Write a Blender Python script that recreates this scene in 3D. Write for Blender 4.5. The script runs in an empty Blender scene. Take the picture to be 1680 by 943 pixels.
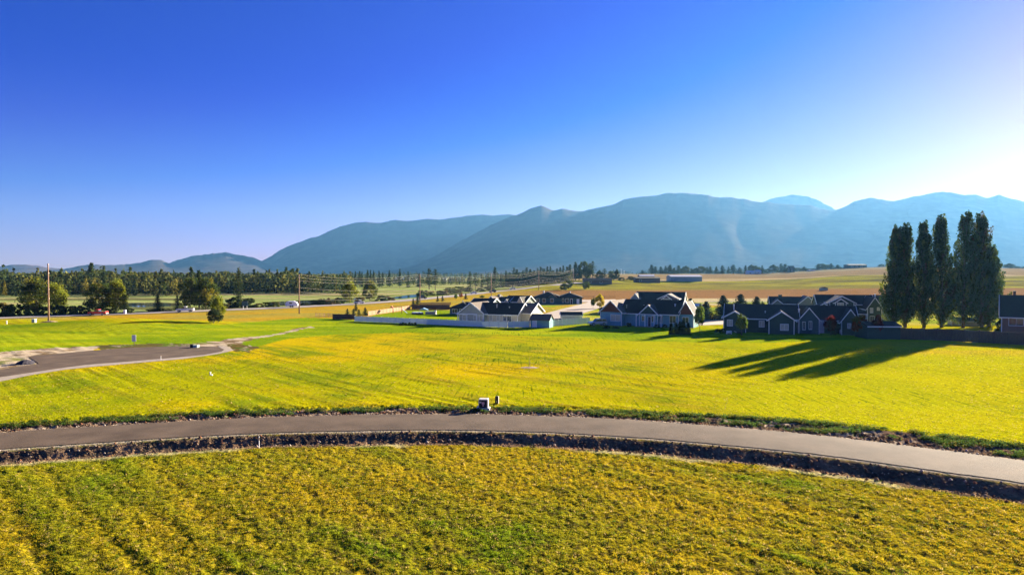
SUN_E = 5.0; EXPO = 2.45; SKY_E = .1
HAZE = 4.4e-5; HAZE_G = .43; HAZE_COL = (.145,.385,.72); HAZE_TOP = 892
SKY_MAP = ((.113, -.35, 0), (.054, -.125, .045), (.168, -.01, 0))
GLOW = (.29, .34, .12)
import bpy, math, random
import numpy as np
from mathutils import Vector, Matrix
random.seed(7); rng = np.random.default_rng(11)
SC = bpy.context.scene
COL = SC.collection
R = math.radians
F = 1120.0; H0 = 14.0; PITCH = math.atan(24.5/1120.0)
cp, sp = math.cos(PITCH), math.sin(PITCH)

# ---------------------------------------------------------------- numeric helpers
def smooth(a, b, x):
    t = np.clip((np.asarray(x, float)-a)/(b-a), 0, 1)
    return t*t*(3-2*t)
_perm = rng.permutation(4096)
_val = rng.random(4096)
def vnoise(x, y):
    x = np.asarray(x, float); y = np.asarray(y, float)
    xi = np.floor(x).astype(np.int64); yi = np.floor(y).astype(np.int64)
    fx = x-xi; fy = y-yi
    fx = fx*fx*(3-2*fx); fy = fy*fy*(3-2*fy)
    def hsh(a, b): return _val[_perm[(_perm[a & 4095]+b) & 4095]]
    v00 = hsh(xi, yi); v10 = hsh(xi+1, yi); v01 = hsh(xi, yi+1); v11 = hsh(xi+1, yi+1)
    return (v00*(1-fx)+v10*fx)*(1-fy)+(v01*(1-fx)+v11*fx)*fy
def fbm(x, y, o=4):
    s = 0; a = .5; t = 0
    for i in range(o):
        s = s+a*vnoise(x*2**i+17.3*i, y*2**i-9.1*i); t += a; a *= .5
    return s/t

# ---------------------------------------------------------------- photo pixel -> place on the ground
def flat(px, py):
    u = (px-840)/F; v = (471.5-py)/F
    dy = cp+v*sp; dz = -sp+v*cp
    t = H0/(-dz)
    return (u*t, dy*t)
ROAD_UP = [(-260,737),(-120,722),(0,708),(100,703),(200,697),(300,690),(420,684),(560,680),(700,678),(790,678.5),(900,682),(1000,686),(1100,691.5),(1200,700),(1300,708),(1420,720),(1500,732),(1600,743),(1680,752),(1800,768),(1960,793)]
ROAD_LO = [(-260,766),(-120,751),(0,737),(100,730.5),(200,724),(300,718),(420,712),(560,708.5),(700,706.5),(800,707.5),(900,710),(1000,715.5),(1100,724),(1200,732),(1300,743),(1420,758),(1500,770),(1600,784),(1680,797),(1800,818),(1960,850)]
def resample(pts, n):
    p = np.array(pts, float)
    d = np.r_[0, np.cumsum(np.hypot(*np.diff(p, axis=0).T))]
    s = np.linspace(0, d[-1], n)
    q = np.c_[np.interp(s, d, p[:, 0]), np.interp(s, d, p[:, 1])]
    for _ in range(n//14):
        q[1:-1] = (q[:-2]+2*q[1:-1]+q[2:])/4
    return q
up = resample([flat(*p) for p in ROAD_UP], 120)
lo = resample([flat(*p) for p in ROAD_LO], 120)
ROAD = (up+lo)/2
ROADHW = 3.35
def sdist(line, x, y):
    """signed distance to a polyline, positive on the camera side (right of travel)"""
    x = np.asarray(x, float); y = np.asarray(y, float)
    best = np.full(x.shape, 1e9); sg = np.zeros(x.shape)
    for a, b in zip(line[:-1], line[1:]):
        d = b-a; L2 = d@d+1e-9
        t = np.clip(((x-a[0])*d[0]+(y-a[1])*d[1])/L2, 0, 1)
        ex = x-(a[0]+t*d[0]); ey = y-(a[1]+t*d[1])
        dd = np.hypot(ex, ey); c = d[0]*ey-d[1]*ex
        m = dd < best
        best = np.where(m, dd, best); sg = np.where(m, np.where(c < 0, 1, -1), sg)
    return best*sg
CUL = [(-220,648),(-120,628),(-40,616),(0,607),(33,601),(64,597),(55,591),(48,587),(55,584),(81,582),(143,576),(214,570.5),(262,569),(310,567.5),(357,569),(368,573.5),(364,577),(333,582.5),(262,589),(202,594),(143,598.5),(107,603),(60,610),(0,619),(-60,628),(-140,641)]
SAND1 = [(-60,590),(0,578),(30,575),(60,573),(110,570),(165,567),(162,572),(143,577),(81,582),(48,587),(66,597),(0,607),(-60,618)]
SAND2 = [(318,569),(330,562),(380,556),(440,549),(480,541),(505,536),(508,538),(470,546),(430,553),(400,560),(392,566),(420,570),(405,576),(372,573)]
CONC = [(-220,668),(-120,646),(0,626),(50,615.5),(107,606.5),(150,602),(214,596.5),(300,589),(357,581),(384,575),(372,569),(357,567),(366,573.5),(364,577),(333,582.5),(262,589),(202,594),(143,598.5),(107,603),(60,610),(0,619),(-60,628),(-140,641)]
def inpoly(P, x, y):
    P = np.array(P); ins = np.zeros(x.shape, bool); j = len(P)-1
    for i in range(len(P)):
        xi, yi = P[i]; xj, yj = P[j]
        ins ^= ((yi > y) != (yj > y)) & (x < (xj-xi)*(y-yi)/(yj-yi+1e-12)+xi)
        j = i
    return ins
CUL_W = [flat(*p) for p in CUL]; CONC_W = [flat(*p) for p in CONC]
def paved(x, y):
    m = np.zeros(x.shape, bool)
    for ox, oy in ((0,0),(1.3,0),(-1.3,0),(0,1.3),(0,-1.3)):
        m |= inpoly(CUL_W, x+ox, y+oy) | inpoly(CONC_W, x+ox, y+oy)
    return m
def base_h(x, y):
    """large forms: the rising fields on the right, a soft rise by the left pole"""
    x = np.asarray(x, float); y = np.asarray(y, float)
    u = x/np.maximum(y, 1.0)
    lat = smooth(-.07, .10, u)*smooth(0, 250, y)
    lift = 12.0+9.5*smooth(.33, .56, u)-3.0*smooth(.62, .8, u)
    r = np.clip((y-375)/525.0, 0, 1)
    h = lat*lift*(r**1.08)
    h = h-lat*lift*.6*smooth(980, 1700, y)
    h = h+lat*smooth(430, 520, y)*(1-smooth(760, 950, y))*2.6*(fbm(x/85., y/46.+3., 3)-.5)*2
    h = h+2.1*np.exp(-(((x+104)/20.)**2+((y-177)/15.)**2))
    h = h+.25*(fbm(x/30.+9, y/30., 2)-.5)*smooth(75, 130, y)
    return h
def ground_h(x, y):
    x = np.asarray(x, float); y = np.asarray(y, float)
    h = base_h(x, y)
    near = (y < 110) & (y > 10) & (np.abs(x) < 120)
    if np.any(near):
        s = np.full(x.shape, 99.0)
        s[near] = sdist(ROAD, x[near], y[near])
        hb = ROADHW
        dep = smooth(hb+.35, hb+2.7, s)*(1-smooth(hb+3.0, hb+5.1, s))
        h = h-dep*.52
        lum = (fbm(x*2.2, y*2.2, 3)-.5)
        soil = smooth(hb+.5, hb+1.2, s)*(1-smooth(hb+4.3, hb+5.4, s))
        h = h+soil*(lum*.22+(vnoise(x*6.1, y*3.6)-.5)*.12)
        verge = smooth(-hb-5.7, -hb-4.6, s)*(1-smooth(-hb-.9, -hb-.3, s))
        h = h+verge*(lum*.5+(vnoise(x*4.3, y*3.3)-.5)*.14-.10)
        field = (1-smooth(-hb-5.9, -hb-4.9, s)+smooth(hb+5.1, hb+6.2, s))*np.where(paved(x, y), 0., 1.)
        # old seed rows across the field, roughly at right angles to the sun
        w = (x*.72+y*.70)
        rows = fbm(w*1.05, (x*.70-y*.72)*.07, 2)-.5
        h = h+field*rows*.15*smooth(.25, .7, fbm(x/14., y/14.+7, 2)*1.25)
        h = h+field*((fbm(x*1.7, y*1.7, 2)-.5)*(.09-.06*smooth(58, 72, y))+((vnoise(x*4.6, y*3.6)-.5)*.085)*(1-smooth(56, 66, y)))
    return h
def hz(x, y): return float(ground_h(np.array([float(x)]), np.array([float(y)]))[0])
def G(px, py):
    """the place on the terrain seen at a photo pixel"""
    u = (px-840)/F; v = (471.5-py)/F
    dy = cp+v*sp; dz = -sp+v*cp
    t = np.concatenate([np.arange(25, 600, .5), np.arange(600, 2500, 2.)])
    x = u*t; y = dy*t; z = H0+dz*t
    g = base_h(x, y)
    i = np.argmax(z <= g)
    if not (z <= g).any(): i = len(t)-1
    return float(x[i]), float(y[i])
def at(px, d):
    """the place at depth d along the column of a photo pixel"""
    return (px-840)/F*d, d

# ---------------------------------------------------------------- object helpers
def tag(o, label=None, cat=None, group=None, kind=None):
    if label: o['label'] = label
    if cat: o['category'] = cat
    if group: o['group'] = group
    if kind: o['kind'] = kind
    return o
def thing(name, label, cat, loc=(0, 0, 0), rz=0, group=None):
    o = bpy.data.objects.new(name, None); COL.objects.link(o)
    o.location = loc; o.rotation_euler = (0, 0, rz); o.empty_display_size = .3
    return tag(o, label, cat, group)
class MB:
    def __init__(s): s.v = []; s.f = []; s.m = []
    def add(s, vs, fs, mi=0):
        n = len(s.v); s.v += [tuple(v) for v in vs]
        s.f += [tuple(i+n for i in f) for f in fs]; s.m += [mi]*len(fs)
        return s
    def box(s, x0, x1, y0, y1, z0, z1, mi=0):
        return s.add([(x0,y0,z0),(x1,y0,z0),(x1,y1,z0),(x0,y1,z0),(x0,y0,z1),(x1,y0,z1),(x1,y1,z1),(x0,y1,z1)],
              [(3,2,1,0),(4,5,6,7),(0,1,5,4),(1,2,6,5),(2,3,7,6),(3,0,4,7)], mi)
    def prism(s, poly, a0, a1, axis='y', mi=0):
        """poly of (p, q) pairs extruded: axis y -> p is x, q is z; axis x -> p is y, q is z; axis z -> p x, q y"""
        n = len(poly)
        def P(p, q, a): return {'y': (p, a, q), 'x': (a, p, q), 'z': (p, q, a)}[axis]
        vs = [P(p, q, a0) for p, q in poly]+[P(p, q, a1) for p, q in poly]
        fs = [tuple(range(n)), tuple(range(2*n-1, n-1, -1))]+[(i, i+n, (i+1) % n+n, (i+1) % n) for i in range(n)]
        return s.add(vs, fs, mi)
    def tube(s, pts, rad, n=8, mi=0, cap=True):
        pts = [Vector(p) for p in pts]
        if not hasattr(rad, '__len__'): rad = [rad]*len(pts)
        rings = []; base = len(s.v)
        for i, p in enumerate(pts):
            d = (pts[min(i+1, len(pts)-1)]-pts[max(i-1, 0)]).normalized()
            a = d.orthogonal().normalized() if abs(d.z) < .99 else Vector((1, 0, 0)); a = (a-d*a.dot(d)).normalized(); b = d.cross(a)
            for k in range(n):
                t = 2*math.pi*k/n
                s.v.append(tuple(p+(a*math.cos(t)+b*math.sin(t))*rad[i]))
        for i in range(len(pts)-1):
            for k in range(n):
                s.f.append((base+i*n+k, base+i*n+(k+1) % n, base+(i+1)*n+(k+1) % n, base+(i+1)*n+k)); s.m.append(mi)
        if cap:
            s.f.append(tuple(base+k for k in range(n))[::-1]); s.m.append(mi)
            s.f.append(tuple(base+(len(pts)-1)*n+k for k in range(n))); s.m.append(mi)
        return s
    def build(s, name, mats, parent=None, fix=True, smooth_=False):
        me = bpy.data.meshes.new(name); me.from_pydata(s.v, [], s.f)
        if not isinstance(mats, (list, tuple)): mats = [mats]
        for m in mats: me.materials.append(m)
        if len(mats) > 1: me.polygons.foreach_set('material_index', s.m)
        if fix:
            import bmesh
            b = bmesh.new(); b.from_mesh(me); bmesh.ops.recalc_face_normals(b, faces=b.faces); b.to_mesh(me); b.free()
        if smooth_: me.polygons.foreach_set('use_smooth', [True]*len(me.polygons))
        o = bpy.data.objects.new(name, me); COL.objects.link(o)
        if parent: o.parent = parent
        return o
def arr_mesh(name, V, Fc, mat, col=None, parent=None, sm=False):
    """mesh straight from arrays (faces all of one size), with a colour per vertex"""
    V = np.ascontiguousarray(V, np.float32); Fc = np.ascontiguousarray(Fc, np.int32)
    me = bpy.data.meshes.new(name); k = Fc.shape[1]
    me.vertices.add(len(V)); me.vertices.foreach_set('co', V.ravel())
    me.loops.add(Fc.size); me.loops.foreach_set('vertex_index', Fc.ravel())
    me.polygons.add(len(Fc)); me.polygons.foreach_set('loop_start', np.arange(0, Fc.size, k, dtype=np.int32))
    me.update(calc_edges=True)
    if sm: me.polygons.foreach_set('use_smooth', np.ones(len(Fc), bool))
    if col is not None:
        a = me.color_attributes.new('Col', 'FLOAT_COLOR', 'POINT')
        c = np.ones((len(V), 4), np.float32); c[:, :3] = col
        a.data.foreach_set('color', c.ravel())
    me.materials.append(mat)
    o = bpy.data.objects.new(name, me); COL.objects.link(o)
    if parent: o.parent = parent
    return o
def copy_tree(o, parent=None):
    c = o.copy(); COL.objects.link(c); c.parent = parent
    for ch in o.children: copy_tree(ch, c)
    return c

# ---------------------------------------------------------------- materials
def newmat(name):
    m = bpy.data.materials.new(name); m.use_nodes = True
    nt = m.node_tree; b = nt.nodes['Principled BSDF']
    return m, nt, b
def N(nt, t, **kw):
    n = nt.nodes.new(t)
    for k, v in kw.items(): setattr(n, k, v)
    return n
def mat(name, col, rough=.7, var=.18, scale=3.0, bump=0, bscale=20., metal=0, spec=.3, wave=None, stretch=None):
    m, nt, b = newmat(name); L = nt.links
    b.inputs['Roughness'].default_value = rough; b.inputs['Metallic'].default_value = metal
    b.inputs['Specular IOR Level'].default_value = spec
    tc = N(nt, 'ShaderNodeTexCoord'); src = tc.outputs['Object']
    if stretch:
        mp = N(nt, 'ShaderNodeMapping'); mp.inputs['Scale'].default_value = stretch
        L.new(src, mp.inputs['Vector']); src = mp.outputs['Vector']
    no = N(nt, 'ShaderNodeTexNoise'); no.inputs['Scale'].default_value = scale; no.inputs['Detail'].default_value = 6
    L.new(src, no.inputs['Vector'])
    rp = N(nt, 'ShaderNodeMapRange'); rp.inputs['From Min'].default_value = .3; rp.inputs['From Max'].default_value = .7
    rp.inputs['To Min'].default_value = 1-var; rp.inputs['To Max'].default_value = 1+var
    L.new(no.outputs['Fac'], rp.inputs['Value'])
    mx = N(nt, 'ShaderNodeVectorMath', operation='SCALE'); mx.inputs[0].default_value = col
    L.new(rp.outputs['Result'], mx.inputs['Scale']); last = mx.outputs[0]
    h = None
    if wave:
        wv = N(nt, 'ShaderNodeTexWave', wave_type='BANDS', bands_direction=wave[0], wave_profile='SAW')
        wv.inputs['Scale'].default_value = wave[1]; L.new(tc.outputs['Object'], wv.inputs['Vector'])
        h = wv.outputs['Fac']
    if bump or wave:
        bp = N(nt, 'ShaderNodeBump'); bp.inputs['Strength'].default_value = bump or .5
        bp.inputs['Distance'].default_value = .03
        if h is None:
            n2 = N(nt, 'ShaderNodeTexNoise'); n2.inputs['Scale'].default_value = bscale; n2.inputs['Detail'].default_value = 5
            L.new(src, n2.inputs['Vector']); h = n2.outputs['Fac']
        L.new(h, bp.inputs['Height']); L.new(bp.outputs['Normal'], b.inputs['Normal'])
    L.new(last, b.inputs['Base Color'])
    return m
def leafmat(name, trans=.35, var=.3):
    """foliage: colour from each leaf's own attribute, part of the light passes through"""
    m, nt, b = newmat(name); L = nt.links
    nt.nodes.remove(b); out = nt.nodes['Material Output']
    at_ = N(nt, 'ShaderNodeAttribute', attribute_name='Col')
    oi = N(nt, 'ShaderNodeObjectInfo')
    mr = N(nt, 'ShaderNodeMapRange'); mr.inputs['To Min'].default_value = 1-var; mr.inputs['To Max'].default_value = 1+var
    L.new(oi.outputs['Random'], mr.inputs['Value'])
    sc = N(nt, 'ShaderNodeVectorMath', operation='SCALE')
    L.new(at_.outputs['Color'], sc.inputs[0]); L.new(mr.outputs['Result'], sc.inputs['Scale'])
    d = N(nt, 'ShaderNodeBsdfDiffuse'); t = N(nt, 'ShaderNodeBsdfTranslucent'); mx = N(nt, 'ShaderNodeMixShader')
    mx.inputs[0].default_value = trans
    L.new(sc.outputs[0], d.inputs[0]); L.new(sc.outputs[0], t.inputs[0])
    L.new(d.outputs[0], mx.inputs[1]); L.new(t.outputs[0], mx.inputs[2]); L.new(mx.outputs[0], out.inputs['Surface'])
    return m
def sheet(name, poly_px=None, pts=None, z=.03, m=None, step=None):
    """a filled outline lying on the ground, cut into a fine grid so that it follows the ground"""
    import bmesh
    P = pts if pts is not None else [G(*p) for p in poly_px]
    bm = bmesh.new(); vs = [bm.verts.new((x, y, 0)) for x, y in P]; bm.faces.new(vs)
    if step:
        xs = [p[0] for p in P]; ys = [p[1] for p in P]
        for a in np.arange(min(xs)+step, max(xs), step):
            bmesh.ops.bisect_plane(bm, geom=bm.verts[:]+bm.edges[:]+bm.faces[:], plane_co=(a, 0, 0), plane_no=(1, 0, 0))
        for a in np.arange(min(ys)+step, max(ys), step):
            bmesh.ops.bisect_plane(bm, geom=bm.verts[:]+bm.edges[:]+bm.faces[:], plane_co=(0, a, 0), plane_no=(0, 1, 0))
    bmesh.ops.triangulate(bm, faces=[f for f in bm.faces if len(f.verts) > 4])
    c = np.array([(v.co.x, v.co.y) for v in bm.verts]); h = ground_h(c[:, 0], c[:, 1])
    for v, q in zip(bm.verts, h): v.co.z = q+z
    bmesh.ops.recalc_face_normals(bm, faces=bm.faces)
    for f in bm.faces:
        if f.normal.z < 0: f.normal_flip()
    me = bpy.data.meshes.new(name); bm.to_mesh(me); bm.free(); me.materials.append(m)
    o = bpy.data.objects.new(name, me); COL.objects.link(o)
    return tag(o, kind='structure')
def strip(name, line, hw, z, m, n=200, cross=5, crown=0.0, hwl=None):
    q = resample(line, n); d = np.gradient(q, axis=0); d /= np.hypot(*d.T)[:, None]
    nr = np.c_[-d[:, 1], d[:, 0]]
    a = hw if np.isscalar(hw) else np.interp(np.linspace(0, 1, n), np.linspace(0, 1, len(hw)), hw)
    V = []
    for k in range(cross):
        t = -1+2*k/(cross-1)
        p = q+nr*(np.asarray(a)*t)[..., None] if not np.isscalar(a) else q+nr*a*t
        V.append(np.c_[p, base_h(p[:, 0], p[:, 1])+z+crown*(1-t*t)])
    V = np.stack(V, 1).reshape(-1, 3)
    i = np.arange(n-1)[:, None]*cross; k = np.arange(cross-1)[None]
    a0 = (i+k).ravel()
    Fc = np.c_[a0, a0+cross, a0+cross+1, a0+1][:, ::-1]
    return tag(arr_mesh(name, V, Fc, m, sm=True), kind='structure')
# ================================================================ camera, light, air
cam = bpy.data.cameras.new('camera'); cam.lens = 24.0; cam.sensor_width = 36.0; cam.clip_end = 40000; cam.clip_start = .5
co = bpy.data.objects.new('camera', cam); COL.objects.link(co); co.location = (0, 0, H0)
co.rotation_euler = (math.pi/2-PITCH, 0, 0); SC.camera = co

SUN_AZ = math.atan2(.69, .725); SUN_EL = R(14.0)
sd = Vector((math.sin(SUN_AZ)*math.cos(SUN_EL), math.cos(SUN_AZ)*math.cos(SUN_EL), math.sin(SUN_EL)))
sl = bpy.data.lights.new('sun', 'SUN'); sl.energy = SUN_E; sl.angle = R(.53); sl.color = (1, .86, .66)
so = bpy.data.objects.new('sun', sl); COL.objects.link(so); so.rotation_euler = (-sd).to_track_quat('-Z', 'Y').to_euler()
w = bpy.data.worlds.new('World'); SC.world = w; w.use_nodes = True
nt = w.node_tree; bg = nt.nodes['Background']; bg.inputs['Strength'].default_value = SKY_E
sky = N(nt, 'ShaderNodeTexSky', sky_type='NISHITA'); sky.sun_disc = False
sky.sun_elevation = SUN_EL; sky.sun_rotation = SUN_AZ; sky.altitude = 900; sky.air_density = 1.0; sky.dust_density = .3; sky.ozone_density = 1.0
# the photograph's deep blue: each channel of the sky gets its own gain and offset
sep = N(nt, 'ShaderNodeSeparateColor'); com = N(nt, 'ShaderNodeCombineColor'); nt.links.new(sky.outputs[0], sep.inputs[0])
KS = 1/(2**EXPO)/SKY_E
for i_, (gain, off, low) in enumerate(SKY_MAP):
    ma = N(nt, 'ShaderNodeMath', operation='MULTIPLY_ADD'); ma.inputs[1].default_value = gain*KS; ma.inputs[2].default_value = off*KS
    mm = N(nt, 'ShaderNodeMath', operation='MAXIMUM'); mm.inputs[1].default_value = low*KS
    nt.links.new(sep.outputs[i_], ma.inputs[0]); nt.links.new(ma.outputs[0], mm.inputs[0]); nt.links.new(mm.outputs[0], com.inputs[i_])
# paler air low over the horizon
tcw = N(nt, 'ShaderNodeTexCoord'); sx = N(nt, 'ShaderNodeSeparateXYZ'); nt.links.new(tcw.outputs['Generated'], sx.inputs[0])
mr_ = N(nt, 'ShaderNodeMapRange'); mr_.inputs['From Min'].default_value = 0; mr_.inputs['From Max'].default_value = .28; mr_.inputs['To Min'].default_value = 1; mr_.inputs['To Max'].default_value = 0
pw_ = N(nt, 'ShaderNodeMath', operation='POWER'); pw_.inputs[1].default_value = 2.0; nt.links.new(sx.outputs['Z'], mr_.inputs['Value']); nt.links.new(mr_.outputs['Result'], pw_.inputs[0])
gl_ = N(nt, 'ShaderNodeVectorMath', operation='SCALE'); gl_.inputs[0].default_value = [c_*KS for c_ in GLOW]; nt.links.new(pw_.outputs[0], gl_.inputs['Scale'])
ad_ = N(nt, 'ShaderNodeVectorMath', operation='ADD'); nt.links.new(com.outputs[0], ad_.inputs[0]); nt.links.new(gl_.outputs[0], ad_.inputs[1])
nt.links.new(ad_.outputs[0], bg.inputs['Color'])
vs = SC.view_settings; vs.view_transform = 'Standard'; vs.look = 'None'; vs.gamma = 1; vs.use_curve_mapping = False; vs.exposure = EXPO
SC.cycles.max_bounces = 5; SC.cycles.diffuse_bounces = 2; SC.cycles.transmission_bounces = 4; SC.cycles.transparent_max_bounces = 8; SC.cycles.volume_bounces = 1
if HAZE:
    hb_ = MB().box(-9300, 9300, -9000, 9600, -6, HAZE_TOP); hm = bpy.data.materials.new('haze_air'); hm.use_nodes = True
    hn = hm.node_tree; hn.nodes.remove(hn.nodes['Principled BSDF'])
    pv = N(hn, 'ShaderNodeVolumePrincipled'); pv.inputs['Color'].default_value = HAZE_COL+(1,)
    pv.inputs['Density'].default_value = HAZE; pv.inputs['Anisotropy'].default_value = HAZE_G
    hn.links.new(pv.outputs[0], hn.nodes['Material Output'].inputs['Volume'])
    tag(hb_.build('haze', hm), kind='stuff')

# ================================================================ mountains
def mountain(name, pts, r0, r1, r2, seed, col, spur=.07, nx=520, nr=70, fwd=0.0):
    """a real range: foot at r0, crest at r1 with the height of the crest line, falling away to r2"""
    px = np.linspace(pts[0][0], pts[-1][0], nx)
    py = np.interp(px, [p[0] for p in pts], [p[1] for p in pts])
    for _ in range(1): py[1:-1] = (py[:-2]+2*py[1:-1]+py[2:])/4
    py = py+(fbm(px/13., px*0+seed, 4)-.5)*3.4
    Hc = np.maximum((447-py)/F, .0)
    t = np.concatenate([np.linspace(0, 1, nr), 1+np.linspace(.08, 1, 12)])
    rr = np.where(t <= 1, r0+(r1-r0)*t, r1+(r2-r1)*(t-1))
    TT, PX = np.meshgrid(t, px, indexing='ij'); RR = np.meshgrid(rr, px, indexing='ij')[0]
    u = (PX-840)/F
    Hs = Hc.copy()
    ker = np.hanning(int(nx*.10)|1); ker /= ker.sum(); Hs = np.convolve(np.pad(Hc, len(ker)//2, mode='edge'), ker, 'valid')
    tt = np.clip(TT, 0, 1)**5; Hp = (Hs[None]*(1-tt)+Hc[None]*tt)*r1+14; crest = Hc[None]*r1+14
    prof = np.where(TT <= 1, np.clip(TT, 0, 1)**1.15, np.clip(2-TT, 0, 1)**1.2)
    wx = PX/58.+seed*3.1+.9*fbm(TT*3+seed, PX/60., 2)
    rid = 1-np.sqrt((2*fbm(wx, TT*1.1+seed, 2)-1)**2+.012)*1.7
    rid2 = 1-np.abs(2*fbm(wx*3.1, TT*2.6+seed*2, 3)-1)*1.7
    mid = np.clip(TT, 0, 1)*np.clip(1-TT, 0, 1)*4
    Z = Hp*(prof+spur*mid*(rid-.45)*.5)
    Z = np.where(TT < 1, np.minimum(Z, (crest-14)*RR/r1*.985+14), Z)
    Z = Z-30*(TT <= 0)
    X = u*RR; Y = RR*1.0
    V = np.stack([X, Y, Z], -1).reshape(-1, 3)
    i = np.arange(len(t)-1)[:, None]*nx; k = np.arange(nx-1)[None]; a = (i+k).ravel()
    Fc = np.c_[a, a+1, a+nx+1, a+nx]
    n = fbm(V[:, 0]/170., V[:, 2]/60.+seed, 4)[:, None]
    c = np.array(col)*np.array((2.4, 1.3, 1.2))+np.array((.02, .018, .008))*smooth(.5, .72, n)
    return tag(arr_mesh(name, V, Fc, M['forest_slope'], c, sm=True), kind='structure')
def attr_mat(name, rough=.9, bump=.0, bscale=8., var=.25, scale=.02, rows=False):
    m, nt, b = newmat(name); L = nt.links
    b.inputs['Roughness'].default_value = rough; b.inputs['Specular IOR Level'].default_value = .0
    a = N(nt, 'ShaderNodeAttribute', attribute_name='Col'); tc = N(nt, 'ShaderNodeTexCoord')
    no = N(nt, 'ShaderNodeTexNoise'); no.inputs['Scale'].default_value = scale; no.inputs['Detail'].default_value = 8; no.inputs['Roughness'].default_value = .65
    L.new(tc.outputs['Object'], no.inputs['Vector'])
    mr = N(nt, 'ShaderNodeMapRange'); mr.inputs['From Min'].default_value = .3; mr.inputs['From Max'].default_value = .7
    mr.inputs['To Min'].default_value = 1-var; mr.inputs['To Max'].default_value = 1+var; L.new(no.outputs['Fac'], mr.inputs['Value'])
    s = N(nt, 'ShaderNodeVectorMath', operation='SCALE'); L.new(a.outputs['Color'], s.inputs[0]); L.new(mr.outputs['Result'], s.inputs['Scale'])
    last = s.outputs[0]
    if rows:   # seed rows across the sun: furrow shade painted as dark lines, in patches
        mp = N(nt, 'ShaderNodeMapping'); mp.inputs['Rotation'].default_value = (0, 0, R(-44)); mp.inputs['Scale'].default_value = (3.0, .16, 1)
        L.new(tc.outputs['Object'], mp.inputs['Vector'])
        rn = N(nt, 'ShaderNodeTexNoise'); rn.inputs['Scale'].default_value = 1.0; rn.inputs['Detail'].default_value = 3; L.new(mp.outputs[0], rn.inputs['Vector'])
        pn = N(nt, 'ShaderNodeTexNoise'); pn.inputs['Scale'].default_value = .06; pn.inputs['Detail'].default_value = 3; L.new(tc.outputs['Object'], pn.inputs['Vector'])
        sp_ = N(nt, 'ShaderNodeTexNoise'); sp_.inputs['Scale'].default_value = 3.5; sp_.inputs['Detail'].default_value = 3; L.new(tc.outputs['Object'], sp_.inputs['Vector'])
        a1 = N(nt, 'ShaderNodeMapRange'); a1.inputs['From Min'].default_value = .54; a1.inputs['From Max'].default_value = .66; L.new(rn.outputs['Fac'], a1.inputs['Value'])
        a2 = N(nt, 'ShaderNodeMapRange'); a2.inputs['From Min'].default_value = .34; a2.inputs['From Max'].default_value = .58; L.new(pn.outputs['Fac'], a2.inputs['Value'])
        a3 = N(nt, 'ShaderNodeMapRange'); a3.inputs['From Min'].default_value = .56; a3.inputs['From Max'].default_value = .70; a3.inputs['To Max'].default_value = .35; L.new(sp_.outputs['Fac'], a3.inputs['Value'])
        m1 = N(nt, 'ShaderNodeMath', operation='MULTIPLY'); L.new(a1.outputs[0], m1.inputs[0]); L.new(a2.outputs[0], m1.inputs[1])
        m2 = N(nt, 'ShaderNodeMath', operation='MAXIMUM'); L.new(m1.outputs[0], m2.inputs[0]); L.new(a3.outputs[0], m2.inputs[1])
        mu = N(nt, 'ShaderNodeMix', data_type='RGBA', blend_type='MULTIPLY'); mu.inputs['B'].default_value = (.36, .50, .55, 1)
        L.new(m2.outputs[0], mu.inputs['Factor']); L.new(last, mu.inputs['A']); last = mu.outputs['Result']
    L.new(last, b.inputs['Base Color'])
    if bump:
        n2 = N(nt, 'ShaderNodeTexNoise'); n2.inputs['Scale'].default_value = bscale; n2.inputs['Detail'].default_value = 4
        L.new(tc.outputs['Object'], n2.inputs['Vector']); bp = N(nt, 'ShaderNodeBump'); bp.inputs['Strength'].default_value = bump; bp.inputs['Distance'].default_value = .12
        L.new(n2.outputs['Fac'], bp.inputs['Height']); L.new(bp.outputs['Normal'], b.inputs['Normal'])
    return m
M = {}
M['forest_slope'] = attr_mat('forest_slope', .95, 0, var=.35, scale=.01)
M['turf'] = attr_mat('turf', .95, .9, 5., var=.28, scale=2.2, rows=True)

mountain('mountain_range', [(300,447),(350,446),(400,440),(430,428),(470,405),(500,394),(520,388),(545,377),(560,372),(580,366),(600,363.5),(625,365),(650,361),(675,362),(700,359),(720,361),(745,357),(790,352),(815,353),(835,351),(860,356),(900,365),(950,372),(1000,380),(1100,400)], 6200, 7900, 8900, 3.2, (.035,.05,.04))
mountain('mountain_range', [(620,447),(680,436),(720,416),(760,393),(800,372),(830,358),(850,352),(870,343),(887,337),(905,345),(925,343),(945,346.5),(957,347),(980,341),(1008,336),(1022,328),(1040,324),(1050,323),(1070,321),(1100,316.5),(1115,316),(1150,319),(1180,324),(1200,324),(1235,330),(1262,333),(1300,336),(1330,338),(1360,345),(1370,344),(1390,338),(1400,331),(1425,324.5),(1440,327),(1465,330),(1500,322),(1545,315),(1560,316),(1580,321),(1600,319),(1617,325),(1637,320),(1660,327),(1690,332),(1760,325),(1850,338),(1950,330),(2100,360),(2250,400),(2400,446)], 3900, 6000, 7800, 4.3, (.04,.055,.04), nx=900)
mountain('mountain_range', [(1180,380),(1225,345),(1250,332),(1275,323.5),(1300,320.5),(1325,323),(1345,331),(1365,341),(1400,365),(1450,400)], 6500, 7600, 8700, 5.1, (.035,.05,.05))
mountain('foothill_range', [(-700,446),(-560,430),(-400,437),(-250,428),(-120,436),(-40,440),(0,438),(20,434),(45,434),(65,436),(90,440),(120,442),(150,443),(185,446),(230,447)], 6900, 7900, 8700, 1.4, (.04,.05,.05))
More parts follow.
